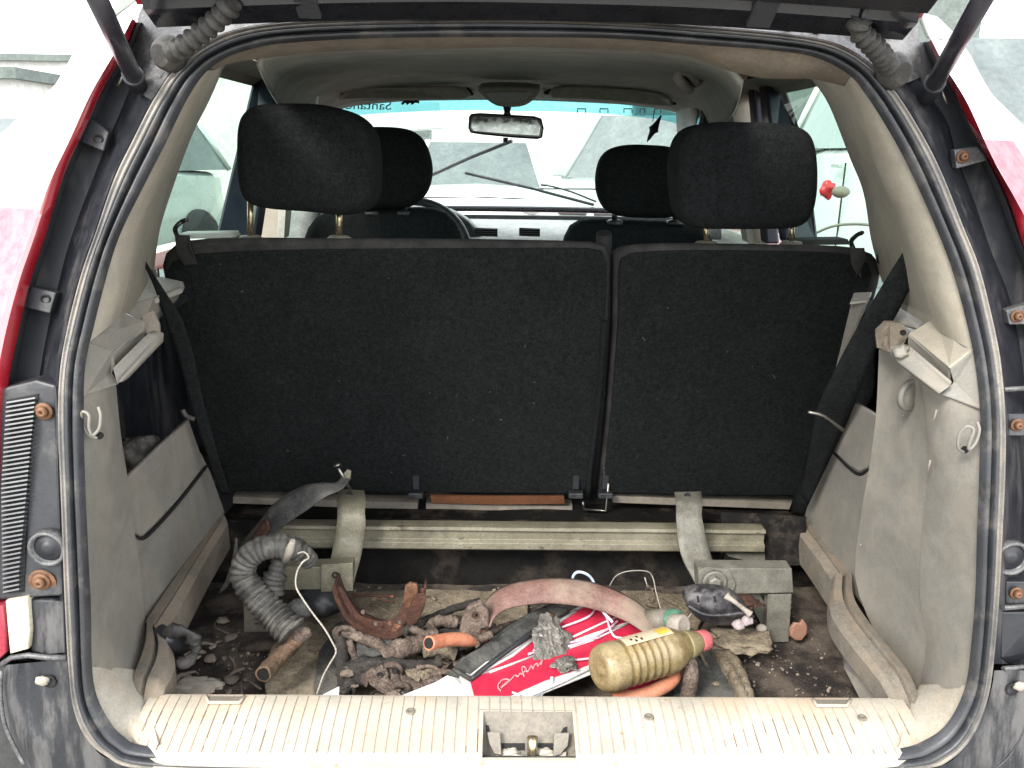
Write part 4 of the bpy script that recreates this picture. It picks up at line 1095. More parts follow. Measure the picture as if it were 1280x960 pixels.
# little charm hanging inside the windscreen on the right
ch = mk('hanging_charm', merge(tube([P(818,136,2.8), P(817,145,2.8), P(816,152,2.8)], .0015, 6), lathe([(-.045, .001), (-.03, .006), (-.01, .010), (0, .018), (.012, .012), (.03, .007), (.05, .003)], P(817,162,2.8), (.5, 0, 1), 10)), M['ink'], label='small dark charm hanging on a thread before the windscreen', cat='charm')
# A pillars
def strip(name, a, b, m, w=.03, parent=car, d=.04):
    A = crom(a, 4); B = crom(b, 4)
    return part(name, loft([A, [p.lerp(q, .5) + V((0, -.012, 0)) for p, q in zip(A, B)], B, [q + V((0, d, 0)) for q in B]]), m, parent)
strip('front_pillar', [P(845,138,2.84),P(846,165,2.95),P(850,200,3.05),P(858,262,3.2)], [P(872,132,2.55),P(872,160,2.6),P(874,200,2.7),P(880,270,2.9)], M['visor'])
strip('front_pillar', [P(398,130,2.86),P(388,160,2.95),P(370,200,3.05),P(340,262,3.2)], [P(392,128,2.6),P(372,140,2.6),P(350,180,2.7),P(318,270,2.9)], M['visor'])
# door frames, centre pillars
def dpost(name, quad, m, thick=.05, bevel=.006):
    return part(name, prism([P(*q) for q in quad], V((0, thick, 0))), m, smooth=False, bevel=bevel)
dpost('door_frame', [(322,72,1.95),(352,76,1.95),(318,300,1.80),(268,300,1.75)], M['navy'], .06)
dpost('centre_pillar', [(352,76,2.15),(374,78,2.15),(352,300,2.12),(322,300,2.12)], M['pillar'], .08)
dpost('pillar_belt', [(358,100,2.11),(368,80,2.11),(355,300,2.08),(346,300,2.08)], M['shelf'], .004, .001)
dpost('door_frame', [(378,92,2.35),(384,92,2.35),(398,108,2.4),(392,150,2.4),(384,150,2.4),(386,112,2.4)], M['shelf'], .03, .003)
dpost('door_frame', [(368,92,2.5),(386,100,2.5),(392,150,2.5),(362,150,2.5)], M['navy'], .03)
dpost('door_frame', [(957,98,1.95),(980,100,1.95),(1010,190,1.85),(1024,305,1.80),(985,305,1.80),(965,190,1.9)], M['navy'], .06)
dpost('centre_pillar', [(905,90,2.15),(938,92,2.15),(958,190,2.12),(975,305,2.12),(938,305,2.12),(914,160,2.12)], M['pillar'], .08)
dpost('pillar_belt', [(898,92,2.10),(907,90,2.10),(920,150,2.10),(945,305,2.08),(935,305,2.08),(910,150,2.10)], M['trim'], .004, .001)
dpost('door_frame', [(872,160,2.5),(880,130,2.5),(903,104,2.4),(900,110,2.4),(888,135,2.45),(884,200,2.5),(876,300,2.5),(870,300,2.5)], M['black_gloss'], .03, .003)
dpost('door_frame', [(888,150,2.6),(893,130,2.6),(902,112,2.5),(902,200,2.5),(902,300,2.5),(886,300,2.6)], M['black_gloss'], .03, .003)
dpost('door_frame', [(940,92,2.05),(958,96,2.05),(975,305,2.05),(958,305,2.05)], M['navy'], .05)
# side windows
for s in (-1, 1):
    f = 1 if s > 0 else 1
    part('side_window', ([V((s*.575, 1.42, 1.50)), V((s*.575, 1.98, 1.50)), V((s*.70, 1.98, 1.10)), V((s*.70, 1.42, 1.10))], [(0, 1, 2, 3)]), M['glass'], smooth=False)
    part('side_window', ([V((s*.60, 2.22, 1.48)), V((s*.62, 2.86, 1.46)), V((s*.70, 3.05, 1.10)), V((s*.70, 2.22, 1.10))], [(0, 1, 2, 3)]), M['glass'], smooth=False)
    # doors and body side
    prof = [(.70, 1.10), (.745, 1.095), (.80, 1.05), (.86, .92), (.88, .72), (.87, .50), (.83, .32)]
    part('door_panel', loft([[V((s*x, y, z)) for x, z in prof] for y in (1.55, 1.9, 2.2, 2.6, 3.0, 3.3)]), M['red'])
    part('door_lining', loft([[V((s*.62, y, .55)), V((s*.62, y, .95)), V((s*.66, y, 1.09)), V((s*.70, y, 1.105))] for y in (1.66, 2.2, 3.0, 3.3)]), M['trim'])
    # quarter closing between D pillar and roof side
    part('roof_rail', loft([[V((s*.52, y, 1.505)), V((s*.55, y, 1.50)), V((s*.58, y, 1.49)), V((s*.60, y, 1.475))] for y in (1.45, 1.6, 2.2, 2.9)]), M['liner'])
# bonnet, cowl
part('bonnet', loft([[V((x, 3.44 + y, 1.075 - .13 * (y / .9) ** 2 - .10 * abs(x / .78) ** 3)) for x in (-.78, -.6, -.3, 0, .3, .6, .78)] for y in (0, .2, .45, .7, .9)]), M['red'])
part('nose', loft([[V((x, y, z - .10 * abs(x / .78) ** 3)) for x in (-.78, -.6, -.3, 0, .3, .6, .78)] for y, z in ((4.34, .945), (4.42, .88), (4.45, .6), (4.42, .3))]), M['red'])
part('cabin_floor', box(V((0, 2.55, .36)), 1.3, 1.7, .04), M['dark_carpet'], smooth=False)
part('firewall', box(V((0, 3.36, .72)), 1.36, .04, .74), M['black_plastic'], smooth=False)
for x in (-.74, .74):
    for y in (1.22, 3.72):
        wobj = part('wheel', lathe([(-.10, .20), (-.10, .29), (-.07, .31), (.07, .31), (.10, .29), (.10, .20)], V((x, y, .31)), (1, 0, 0), 28), M['tyre'])
        mk('rim', lathe([(-.09, .20), (-.06, .19), (.06, .19), (.09, .20)], V((x, y, .31)), (1, 0, 0), 20), M['rim'], wobj)
# wipers (outside the glass)
def wiper(a, b, r):
    o = part('wiper', tube([a, a.lerp(b, .5) + V((0, 0, .004)), b], r, 8), M['black_plastic'])
    return o
wiper(P(541,218,3.30), P(640,176,3.12), .007)
wiper(P(581,216,3.28), P(742,256,3.40), .006)
part('wiper', tube(crom([P(676,231,3.3),P(690,233,3.32),P(715,240,3.36),P(745,252,3.42)], 3), .004, 6), M['black_plastic'])
# dashboard
part('dashboard', loft([[V((x, y, z)) for x in (-.70, -.3, 0, .3, .70)] for y, z in ((3.40, 1.075), (3.10, 1.075), (2.96, 1.062), (2.88, 1.04), (2.865, 1.028))]), M['dashtop'])
dsh = part('dash_face', prism([V((-.70, 2.86, 1.030)), V((.70, 2.86, 1.030)), V((.70, 2.86, .70)), V((-.70, 2.86, .70))], V((0, .05, 0))), M['dash'], smooth=False, bevel=.006)
for x0, x1 in ((594, 622), (649, 675)):
    a, b, c, d = P(x0,285,2.84), P(x1,286,2.84), P(x1,296,2.84), P(x0,295,2.84)
    v = mk('air_vent', prism([a, b, c, d], V((0, .015, 0))), M['ink'], dsh, smooth=False)
    for k in range(4):
        mk('vent_blade', box((a + b) / 2 + ((d - a) * (k + .6) / 4.2) + V((0, -.002, 0)), (b - a).length * .95, .008, .0018), M['slat'], v, smooth=False)
# front seats
def front_seat(c, hr, posts):
    cx = c
    o = part('front_seat', pad([P(x, y, 2.24) for x, y in hr['back']], V((0, .12, 0)), .045, 6, n=4, bulge=.008), M['black_cloth'])
    mk('headrest', pad([P(x, y, 2.22) for x, y in hr['head']], V((0, .10, 0)), .035, 6, n=5, bulge=.006), M['black_cloth'], o)
    for px in posts:
        mk('headrest_post', tube([P(px, 255, 2.27), P(px, 284, 2.27)], .008, 10), M['black_gloss'], o)
        mk('post_guide', lathe([(0, .026), (.01, .024), (.014, .012)], P(px, 278 if px > 700 else 266, 2.27) + V((0, 0, -.006)), (0, 0, 1), 16), M['black_plastic'], o)
    # cushion
    q = P(cx, 300, 2.24)
    mk('seat_cushion', pad([V((q.x - .24, 2.30, .78)), V((q.x + .24, 2.30, .78)), V((q.x + .24, 2.82, .80)), V((q.x - .24, 2.82, .80))], V((0, 0, -.16)), .04, 4), M['black_cloth'], o)
    return o
front_seat(480, {'back': [(372,330),(376,300),(386,278),(405,266),(440,262),(500,261),(540,262),(560,270),(574,290),(578,330),(578,430),(372,430)],
                 'head': [(424,200),(430,172),(450,160),(480,158),(510,162),(528,176),(537,200),(538,222),(530,245),(510,260),(480,262),(440,260),(428,240)]}, (466, 505))
front_seat(806, {'back': [(703,330),(707,300),(716,283),(735,275),(780,276),(830,278),(870,280),(890,290),(900,330),(900,430),(703,430)],
                 'head': [(747,235),(750,205),(762,188),(785,181),(815,181),(842,184),(860,196),(868,225),(864,255),(850,271),(815,274),(775,271),(756,260)]}, (768, 844))
part('seat_side', pad([P(x, y, 2.30) for x, y in ((348,262),(380,256),(400,264),(395,320),(345,320))], V((0, .1, 0)), .02, 4), M['dash'])
# steering wheel
sc = P(515, 318, 2.72)
ring = []
for k in range(41):
    a = 2 * math.pi * k / 40
    ring.append(sc + V((math.cos(a) * .19, math.sin(a) * .19 * .45, math.sin(a) * .19 * .9)))
sw = part('steering_wheel', tube(ring, .015, 10, cap=False), M['black_plastic'])
mk('wheel_hub', lump(sc + V((0, .04, 0)), .08, .03, .07, .02, 5, 12), M['black_plastic'], sw)
mk('wheel_spoke', tube([sc + V((-.18, 0, 0)), sc, sc + V((.18, 0, 0))], .014, 8), M['black_plastic'], sw)
part('instrument_hood', pad([P(x, y, 2.90) for x, y in ((470,290),(490,266),(520,258),(560,262),(580,272),(594,284),(594,300),(470,300))], V((0, .1, 0)), .02, 4, n=3), M['black_plastic'])

# ================================================================== outside the windows: other cars, walls
def other_car(name, loc, rot, body, label, group=None, tails=True, L=4.3, W=1.72, H=1.45, suv=False, cat='car', belt=None):
    e = empty(name, loc, label, cat, group)
    e.rotation_euler = (0, 0, rot)
    def loc_mk(nm, geo, m, par=e, **k):
        o = mk(nm, (geo[0], geo[1]), m, None, **k)
        o.parent = par
        if par is not e: o.location = o.location - V(par.location)
        return o
    hb = belt or (.95 if not suv else 1.08)
    # sections across the length (local x = length, y = width)
    prof = [(-.5, .45, .72), (-.485, .32, .80), (-.44, .25, hb - .10), (-.30, .22, hb - .02), (-.20, .22, hb), (0, .2, hb), (.25, .2, hb), (.40, .22, hb - .02), (.47, .27, hb - .06), (.5, .40, .78)]
    rows = []
    for fx, z0, z1 in prof:
        x = fx * L; w2 = W / 2 * (1 - .35 * abs(fx * 2) ** 6)
        rows.append([V((x, -w2 * .92, z0)), V((x, -w2, z0 + .18)), V((x, -w2 * 1.0, (z0 + z1) / 2)), V((x, -w2 * .95, z1 - .05)), V((x, -w2 * .86, z1)), V((x, 0, z1 + .03)), V((x, w2 * .86, z1)), V((x, w2 * .95, z1 - .05)), V((x, w2, (z0 + z1) / 2)), V((x, w2, z0 + .18)), V((x, w2 * .92, z0))])
    g = loft(rows); n = len(rows[0])
    g[1].append(tuple(range(n))); g[1].append(tuple((len(rows) - 1) * n + k for k in range(n)))
    loc_mk('body', g, body, auto=40)
    # greenhouse: front is -x
    a0, a1, b1, b0 = (-.22, -.07, .27 if not suv else .40, .42 if not suv else .47)
    wt_ = W / 2 * .72; wb_ = W / 2 * .90
    c = [V((a0 * L, -wb_, hb)), V((a0 * L, wb_, hb)), V((b0 * L, wb_, hb)), V((b0 * L, -wb_, hb)), V((a1 * L, -wt_, H)), V((a1 * L, wt_, H)), V((b1 * L, wt_, H)), V((b1 * L, -wt_, H))]
    loc_mk('roof', pad([c[4], c[5], c[6], c[7]], V((0, 0, -.035)), .03, 3), body)
    def pillar_(p, q): return tube([p, q], .035, 8)
    for p_, q_ in ((c[0], c[4]), (c[1], c[5]), (c[2], c[6]), (c[3], c[7]), ((c[0] + c[3]) / 2, (c[4] + c[7]) / 2), ((c[1] + c[2]) / 2, (c[5] + c[6]) / 2)):
        loc_mk('roof_pillar', pillar_(p_, q_), body)
    loc_mk('windscreen', ([c[0], c[1], c[5], c[4]], [(0, 1, 2, 3)]), M['carglass'], smooth=False)
    loc_mk('rear_window', ([c[2], c[3], c[7], c[6]], [(0, 1, 2, 3)]), M['carglass'], smooth=False)
    loc_mk('side_window', ([c[0], c[4], c[7], c[3]], [(0, 1, 2, 3)]), M['carglass'], smooth=False)
    loc_mk('side_window', ([c[1], c[5], c[6], c[2]], [(0, 1, 2, 3)]), M['carglass'], smooth=False)
    for fx in (-.31, .30):
        for sy in (-1, 1):
            wv = V((fx * L, sy * (W / 2 - .06), .32))
            wh = loc_mk('wheel', lathe([(-.10, .20), (-.10, .30), (-.07, .32), (.07, .32), (.10, .30), (.10, .20)], wv, (0, 1, 0), 24), M['tyre'])
            r_ = mk('rim', lathe([(-.085, .21), (-.08, .05), (.08, .05), (.085, .21)], wv, (0, 1, 0), 16), M['rim'], None)
            r_.parent = wh; r_.location = V(r_.location) - V(wh.location)
    for sy in (-1, 1):
        loc_mk('headlight', lump(V((-.475 * L, sy * W * .36, hb - .25)), .07, .17, .08, .05, 8, 10), M['lamp'])
        if tails: loc_mk('tail_light', lump(V((.482 * L, sy * W * .38, hb - .18)), .05, .12, .09, .05, 8, 10), M['redplastic'])
        loc_mk('door_mirror', box(V((a0 * L + .30, sy * (W / 2 + .07), hb + .06)), .09, .20, .11), body, smooth=False, bevel=.02)
        loc_mk('door_handle', box(V((.12 * L, sy * (W / 2 + .012), hb - .12)), .18, .03, .03), M['lamp'], smooth=False, bevel=.006)
        loc_mk('door_seam', merge(tube([V((-.12 * L, sy * (W / 2 - .002), .35)), V((-.13 * L, sy * (W / 2 + .002), hb - .1))], .006, 5), tube([V((.09 * L, sy * (W / 2 - .002), .35)), V((.09 * L, sy * (W / 2 + .002), hb - .1))], .006, 5)), M['ink'])
    loc_mk('grille', merge(*[box(V((-.494 * L, sy * .18, hb - .27)), .03, .28, .055) for sy in (-1, 1)]), M['black_plastic'], smooth=False, bevel=.005)
    loc_mk('bonnet_seam', tube([V((-.47 * L, -.6, hb - .08)), V((-.49 * L, 0, hb - .06)), V((-.47 * L, .6, hb - .08))], .008, 5), M['ink'])
    return e
other_car('sedan_car', (-.35, 10.6, 0), R(90), M['carwhite'], 'white sedan parked nose-on beyond the windscreen, left of the pale van', L=4.4)
other_car('parked_van', (1.75, 9.6, 0), R(64), M['vanpaint'], 'pale green-white van parked at an angle beyond the right of the windscreen', L=4.5, H=1.75, suv=True, cat='van')
other_car('silver_car', (-4.9, 8.8, 0), R(70), M['carsilver'], 'silver car seen through the left side window', L=4.3, tails=False, suv=True, H=1.6)
wc = other_car('white_van', (3.15, 5.2, 0), R(86), M['carwhite'], 'tall white van close by outside the right side window, behind a red bag', L=4.8, H=2.0, suv=True, tails=False, belt=1.40)
mk('trim_strip', tube(resamp(crom([P(1018,292,4.6),P(1040,283,4.45),P(1065,280,4.3),P(1090,282,4.1),P(1110,292,3.9)], 5), 24), .008, 6), M['metalplate'], None, label='thin grey curved trim on the side of the tall white van', cat='trim strip', kind='thing')
o = mk('red_bag', lump(P(1034,237,3.3), .030, .02, .035, .8, 18, 10), M['redplastic'], label='small red plastic bag beside the tall white van outside the right window', cat='bag')
o = mk('wing_mirror', lump(P(1051,240,3.25), .035, .03, .024, .1, 10, 10), M['metalplate'], label='small grey wing mirror next to the red bag outside the right window', cat='mirror')
other_car('dark_car', (-7.4, 7.6, 0), R(40), M['carsilver'], 'partly hidden grey car standing far left beyond the red wing', L=4.2)
def wall_box(name, c, sx, sy, sz, m, label, cat, wins=()):
    e = empty(name, c, label, cat)
    mk('wall', box(V(c) + V((0, 0, sz / 2)), sx, sy, sz), m, e, smooth=False)
    mk('roof', box(V(c) + V((0, 0, sz + .08)), sx + .3, sy + .3, .16), M['concrete'], e, smooth=False)
    for x, z, w_, h_ in wins:
        wn = mk('window', box(V(c) + V((x, -sy / 2 - .02, z)), w_, .08, h_), M['concrete'], e, smooth=False)
        mk('pane', box(V(c) + V((x, -sy / 2 - .065, z)), w_ - .12, .02, h_ - .12), M['carglass'], wn, smooth=False)
    return e
wall_box('garage_building', (0, 24, 0), 34, 4, 3.4, M['wall'], 'long white building behind the parked cars ahead', 'building', [(-5.2, 2.3, 1.1, .9), (-3.6, 2.3, .6, .7), (-2.2, 2.2, .5, 1.1), (4, 2.2, 1.4, .9), (7, 2.2, 1.4, .9)])
wall_box('canopy_building', (5.3, 13, 0), 2.0, 3.0, 3.6, M['concrete'], 'grey green building beyond the right side window', 'building', [(-.6, 1.9, 1.0, 1.0)])
wall_box('shed_building', (-11, 14.5, 0), 7, 3, 2.3, M['wall'], 'low pale shed far off on the left', 'shed', [(1.5, 1.5, 1.4, .5), (-1, 1.5, 1.0, .6)])
# pale awning seen through the left of the windscreen
mk('awning', prism([V((-3.2, 16, 2.25)), V((-1.3, 16, 2.25)), V((-1.2, 16, 1.75)), V((-3.2, 16, 1.6))], V((0, .3, 0))), M['carsilver'], smooth=False, bevel=.02, label='pale grey awning above the parked cars, left in the windscreen', cat='awning')

# ================================================================== things lying in the boot
FZ = .522
def top(name, geo, m, label, cat, group=None, **k):
    return mk(name, geo, m, None, label=label, cat=cat, group=group, **k)

# ---- the steel rack
rack = empty('steel_rack', (0, 1.25, FZ), 'olive steel crossbar on two bent strap brackets across the boot in front of the seats', 'rack')
def chan(x0, y0, x1, y1, Y, dY):
    # channel section: upper lip, face, step, lower lip
    a = P(x0, y0, Y); b = P(x1, y1, Y + dY)
    prof = [(.030, .0205), (.000, .022), (-.001, .018), (.006, .014), (.006, -.004), (-.002, -.008), (-.003, -.018), (.002, -.022), (.030, -.020)]
    rows = []
    for k in range(25):
        c = a.lerp(b, k / 24)
        rows.append([c + V((0, dy, dz + .0006 * noise.noise(V((k * .7, dz * 40, 0))))) for dy, dz in prof])
    return loft(rows)
mk('crossbar', chan(330, 671, 956, 677, 1.345, 0), M['oliv'], rack, solid=.0035, auto=25, bevel=.0008)
mk('crossbar_end', prism([P(905,690,1.36),P(956,692,1.36),P(957,712,1.36),P(930,712,1.36)], V((0, .004, 0))), M['olivgrey'], rack, smooth=False)
mk('bar_back_plate', prism([P(900,690,1.40),P(958,690,1.40),P(958,708,1.40),P(915,710,1.40)], V((0, .004, 0))), M['olivgrey'], rack, smooth=False)  # thin grey-green plate behind the crossbar end
def bent(Lp, Rp, m, name='strap_bracket'):
    return mk(name, sheet([P(*p) for p in Lp], [P(*p) for p in Rp], 6, 4), m, rack, solid=.0045, auto=40)
bl = bent([(424,612,1.40),(421,625,1.345),(422,640,1.315),(421,655,1.305),(419,672,1.300),(415,690,1.28),(412,708,1.25),(410,725,1.235)],
          [(455,614,1.40),(457,627,1.345),(456,640,1.315),(457,655,1.305),(454,680,1.300),(450,700,1.28),(445,718,1.25),(440,735,1.235)], M['oliv'])
br = bent([(843,616,1.40),(845,628,1.345),(845,645,1.315),(846,660,1.305),(847,675,1.30),(852,695,1.28),(860,712,1.25),(872,735,1.23)],
          [(876,615,1.40),(878,628,1.345),(877,645,1.315),(880,660,1.305),(884,680,1.30),(890,700,1.28),(896,714,1.25),(904,735,1.23)], M['olivgrey'])
for b_, x, y in ((bl, 437, 618), (br, 859, 620)):
    mk('bolt_hole', lathe([(.003, .006), (-.003, .006)], P(x, y, 1.372), (0, 1, -.9), 14), M['ink'], b_)
def arm(pts, Y, m, name='arm', t=.03):
    return mk(name, prism([P(x, y, Y) for x, y in pts], V((0, t, 0))), m, rack, smooth=False, bevel=.0015)
a1 = arm([(345,708),(400,709),(440,706),(440,737),(400,737),(345,738)], 1.225, M['oliv'])
mk('arm_cover', prism([P(x, y, 1.219) for x, y in ((401,706),(441,704),(441,739),(401,740))], V((0, .004, 0))), M['oliv'], a1, smooth=False, bevel=.001)
mk('bolt_hole', lathe([(.003, .0055), (-.001, .0055), (-.001, .004), (.005, .004)], P(419,719,1.217), (0, 1, 0), 16), M['ink'], a1)
a2 = arm([(872,710),(990,711),(992,741),(905,743),(885,744),(873,738)], 1.205, M['olivgrey'])
mk('arm_cover', prism([P(x, y, 1.199) for x, y in ((873,714),(884,709),(912,712),(920,730),(916,742),(880,744),(874,736))], V((0, .004, 0))), M['olivgrey'], a2, smooth=False, bevel=.001)
mk('washer', lathe([(.002, .0205), (-.003, .0205), (-.005, .018), (-.002, .015)], P(893,727,1.197), (0, 1, 0), 28), M['olivgrey'], a2)
mk('bolt', lathe([(.002, .0115), (-.010, .0115), (-.012, .008), (-.012, .001)], P(892,726,1.193), (0, 1, 0), 6), M['olivgrey'], a2, auto=20)
arm([(960,743),(990,743),(986,803),(957,803)], 1.210, M['olivgrey'], 'leg', .02)
arm([(930,743),(950,743),(968,775),(964,783),(957,790),(948,774)], 1.232, M['olivgrey'], 'brace', .006)
arm([(304,745),(330,740),(345,775),(350,800),(305,803)], 1.235, M['trimlow'], 'leg', .02)
rf = mk('foot_plate', box(G(330, 802, FZ + .003), .075, .05, .006), M['floor_dirt'], rack, smooth=False, bevel=.001)
mk('hole', lathe([(.003, .004), (-.001, .004)], P(936,706,1.355), (0, 1, 0), 10), M['ink'], rack)

# ---- curved sheet band with its bolt, at the left
sb = empty('curved_band', P(330, 690, 1.25), 'brown-grey flat metal band bowed over the crossbar\'s left end, tipped with a loose bolt', 'metal band')
mk('band', sheet([P(290,712,1.30),P(300,682,1.30),(P(322,655,1.31)),P(345,628,1.31),P(375,609,1.31),P(400,604,1.31),P(421,603,1.33),P(432,590,1.36)],
                 [P(300,724,1.27),P(318,700,1.27),P(334,675,1.27),P(358,655,1.27),P(384,637,1.27),P(408,620,1.28),P(427,612,1.31),P(439,598,1.35)], 6, 4), M['greyrubber'], sb, solid=.003)
mk('rust_patch', sheet([P(304,686,1.286),P(320,664,1.288),P(334,646,1.29)], [P(316,694,1.272),P(328,676,1.272),P(337,662,1.272)], 5, 3), M['rust'], sb, solid=.0036)
mk('band_tip', pad([P(x, y, 1.345) for x, y in ((424,600),(429,592),(434,587),(439,589),(438,598),(432,608))], V((0, .004, 0)), .0015, 2), M['oliv'], sb)
mk('bolt', merge(tube([P(423,585,1.34), P(430,598,1.345), P(438,612,1.35)], .0032, 10), lathe([(0, .0075), (.004, .007), (.0045, .003)], P(422,582,1.34), (-.35, 0, 1), 14)), M['steel'], sb)
mk('band_strip', sheet([P(294,672,1.22),P(290,700,1.21),P(282,725,1.20),P(273,740,1.2)], [P(297,674,1.22),P(296,702,1.21),P(287,730,1.20),P(275,742,1.2)], 4, 2), M['greyrubber'], sb, solid=.002)

# ---- corrugated hose and its pipe
ch_ = empty('corrugated_hose', P(350, 770, 1.12), 'grey corrugated rubber hose curled up over the left arm of the rack', 'hose')
path = crom([P(388,702,1.16),P(378,692,1.15),P(362,684,1.14),P(340,683,1.135),P(318,690,1.13),P(305,706,1.125),(P(305,722,1.12)),P(316,740,1.11),P(330,756,1.10),P(346,772,1.09),P(358,784,1.08),P(366,792,1.075)], 12)
path = resamp(path, 330)
NR = 30
g = tube(path, lambda t: (.0145 + .0045 * min(1, t * 4) + .0035 * min(1, max(0, (t - .45) * 2))) * (1 + (.035 + .10 * t * t) * (abs(math.sin(t * NR * math.pi)) * 2 - 1)), 20, wob=.06)
mk('bellows', g, M['hose'], ch_)
ph = empty('rusty_pipe_elbow', P(350, 820, 1.06), 'rusty brown pipe stub lying on the mud below the grey corrugated hose', 'pipe')
mk('pipe', tube(resamp(crom([P(376,790,1.085),P(370,798,1.08),P(358,812,1.07),P(343,828,1.048),P(329,843,1.015)], 8), 40), lambda t: .0155 - .003 * min(1, t * 3), 18, wob=.10, hollow=True), mat('brown_pipe', (.20, .125, .075), (.11, .065, .04), .8, bump=.8, bscale=120, scale=30, grime=.8, dust=(.28,.22,.155), dustamt=.4), ph)
mk('bore', lathe([(0, .0095), (-.0005, .0095)], P(329,843,1.015) + (P(329,843,1.015)-P(343,828,1.048)).normalized()*.0012, (P(329,843,1.015)-P(343,828,1.048)), 16), M['ink'], ph)
mk('pipe_collar', lump(P(374,793,1.082), .017, .015, .014, .5, 20, 12, seed=4), M['rustpink'], ph)
cc = empty('plastic_connector', P(345, 740, 1.17), 'grey ribbed plastic connector with a white tip wedged beside the corrugated hose', 'connector')
mk('connector_body', tube(resamp(crom([P(352,694,1.155),P(346,712,1.14),P(342,728,1.135),P(340,742,1.13)], 6), 24), lambda t: .013 + .005 * (t > .5) + .0015 * math.sin(t * 40), 14), M['boot'], cc)
mk('connector_tip', tube([P(366,676,1.12), P(362,688,1.125), P(357,700,1.13)], [.004, .0075, .0065], 10), M['bone'], cc)
top('torn_rubber_cup', merge(lump(P(371,762,1.13), .022, .018, .014, .5, 25, 12, seed=8), lump(P(368,775,1.12), .016, .014, .014, .6, 25, 12, seed=9)), M['greyrubber'], 'torn grey rubber cup under the left arm, behind the hose end', 'rubber scrap')
top('twisted_wire', tube(resamp(crom([P(372,692,1.12),P(380,690,1.12),P(386,697,1.11),P(378,703,1.10),P(371,716,1.10),P(370,733,1.09),P(378,748,1.08),P(392,768,1.07),P(405,785,1.06),P(415,802,1.05),P(420,815,1.04),P(412,830,1.03),P(404,845,1.02),P(396,868,1.0)], 8), 140), lambda t: .0014 + .0003 * math.sin(t * 300), 8), M['wire'], 'thin off-white wire trailing from the hose down to the sill', 'wire')
top('black_fan_hub', merge(lump(P(405,748,1.24), .045, .035, .030, .3, 20, 14, seed=5), lump(P(400,756,1.22), .03, .02, .02, .5, 20, 10, seed=6)), M['black_plastic'], 'dark round plastic lump in the shade under the left arm of the rack', 'plastic part')

# ---- muddy board and light board
def board(pts, z, t, m, name, label, cat, amp=.004):
    q = crom([G(x, y, z) for x, y in pts], 4, True)
    q = [p + V((noise.noise(p * 40), noise.noise(p * 40 + V((9, 0, 0))), 0)) * .008 for p in q]
    return top(name, pad(q, V((0, 0, -t)), .0025, 2), m, label, cat)
board([(345,800),(370,772),(400,765),(425,770),(432,800),(430,830),(425,872),(415,900),(330,900),(333,866),(332,830)], .536, .014, M['tan'], 'muddy_mat', 'torn piece of mud-caked tan matting on the floor at the left', 'mat')
board([(418,742),(470,738),(560,737),(640,740),(660,760),(640,830),(600,900),(420,900),(415,820),(410,770)], .530, .008, M['tan'], 'plywood_board', 'pale dusty plywood board under the pile of scrap', 'board')
board([(770,742),(800,738),(850,742),(880,755),(870,790),(840,800),(780,790)], .532, .010, M['tan'], 'torn_cardboard', 'torn tan cardboard behind the bottle, against the carpet step', 'cardboard')
board([(425,775),(395,830),(398,880),(430,900),(445,850),(440,800)], .541, .006, M['greyrubber'], 'grey_mud_flap', 'grey rubber flap beside the thin wire, left of the scrap pile', 'rubber flap')
# curved tan rim and grey rubber at the right
def arcband(Lp, Rp, z, h, m, name, label, cat):
    A = resamp(crom([G(x, y, z) for x, y in Lp], 8), 60); B = resamp(crom([G(x, y, z) for x, y in Rp], 8), 60)
    rows = []
    for t, dz in ((0, -h), (.05, -.004), (.2, .004), (.45, .006), (.55, -.002), (.62, .003), (.9, .002), (1, -.006), (1.0, -h)):
        rows.append([a.lerp(b, t) + V((0, 0, dz + .004 * noise.noise(a * 55 + V((0, 0, t * 6))))) + V((.003 * noise.noise(a * 90), 0, 0)) for a, b in zip(A, B)])
    return top(name, loft(rows), m, label, cat)
arcband([(868,786),(895,792),(918,810),(934,838),(945,870),(950,900)], [(872,800),(885,806),(900,825),(915,850),(926,876),(930,905)], .562, .03, M['tan'], 'rusty_rim_arc', 'mud-crusted curved tan rim lying against the floor right of the bottle', 'rim')
board([(850,800),(880,805),(905,828),(922,870),(930,905),(850,905),(842,850)], .550, .02, M['greyrubber'], 'grey_rubber_sheet', 'scuffed grey rubber sheet inside the curved rim, by the sill', 'rubber sheet')
top('brown_hose_end', tube(resamp(crom([P(860,826,1.03),P(864,840,1.02),P(862,858,1.01),P(858,880,1.0)], 6), 30), .011, 14, wob=.1), M['rustpink'], 'short brown pipe standing just right of the bottle neck at the sill', 'pipe')

# ---- rusty brake shoe, U-shaped
bs = empty('brake_shoe', P(475, 770, 1.15), 'rust-brown U-shaped brake shoe standing on its curve left of the strap', 'brake shoe')
arc_o = [P(416,738,1.17),P(424,758,1.16),(P(436,778,1.15)),P(455,792,1.14),P(478,800,1.13),P(498,796,1.13),P(514,782,1.14),P(526,764,1.15),P(530,745,1.16)]
arc_i = [P(430,738,1.19),P(438,752,1.18),P(450,768,1.17),P(464,774,1.16),P(480,776,1.16),P(492,773,1.16),P(500,764,1.17),P(506,750,1.18),P(512,733,1.19)]
mk('shoe_table', sheet(arc_o, [p + V((0, .045, .006)) for p in arc_o], 6, 4), M['rust'], bs, solid=.004)
mk('shoe_web', sheet([p + V((0, .02, .002)) for p in arc_o], arc_i, 6, 5), M['rust'], bs, solid=.0045)
mk('shoe_tip', pad([P(x, y, 1.17) for x, y in ((504,752),(506,734),(512,729),(521,731),(523,742),(516,752),(512,764),(505,768))], V((0, .008, 0)), .003, 3), M['screw'], bs)
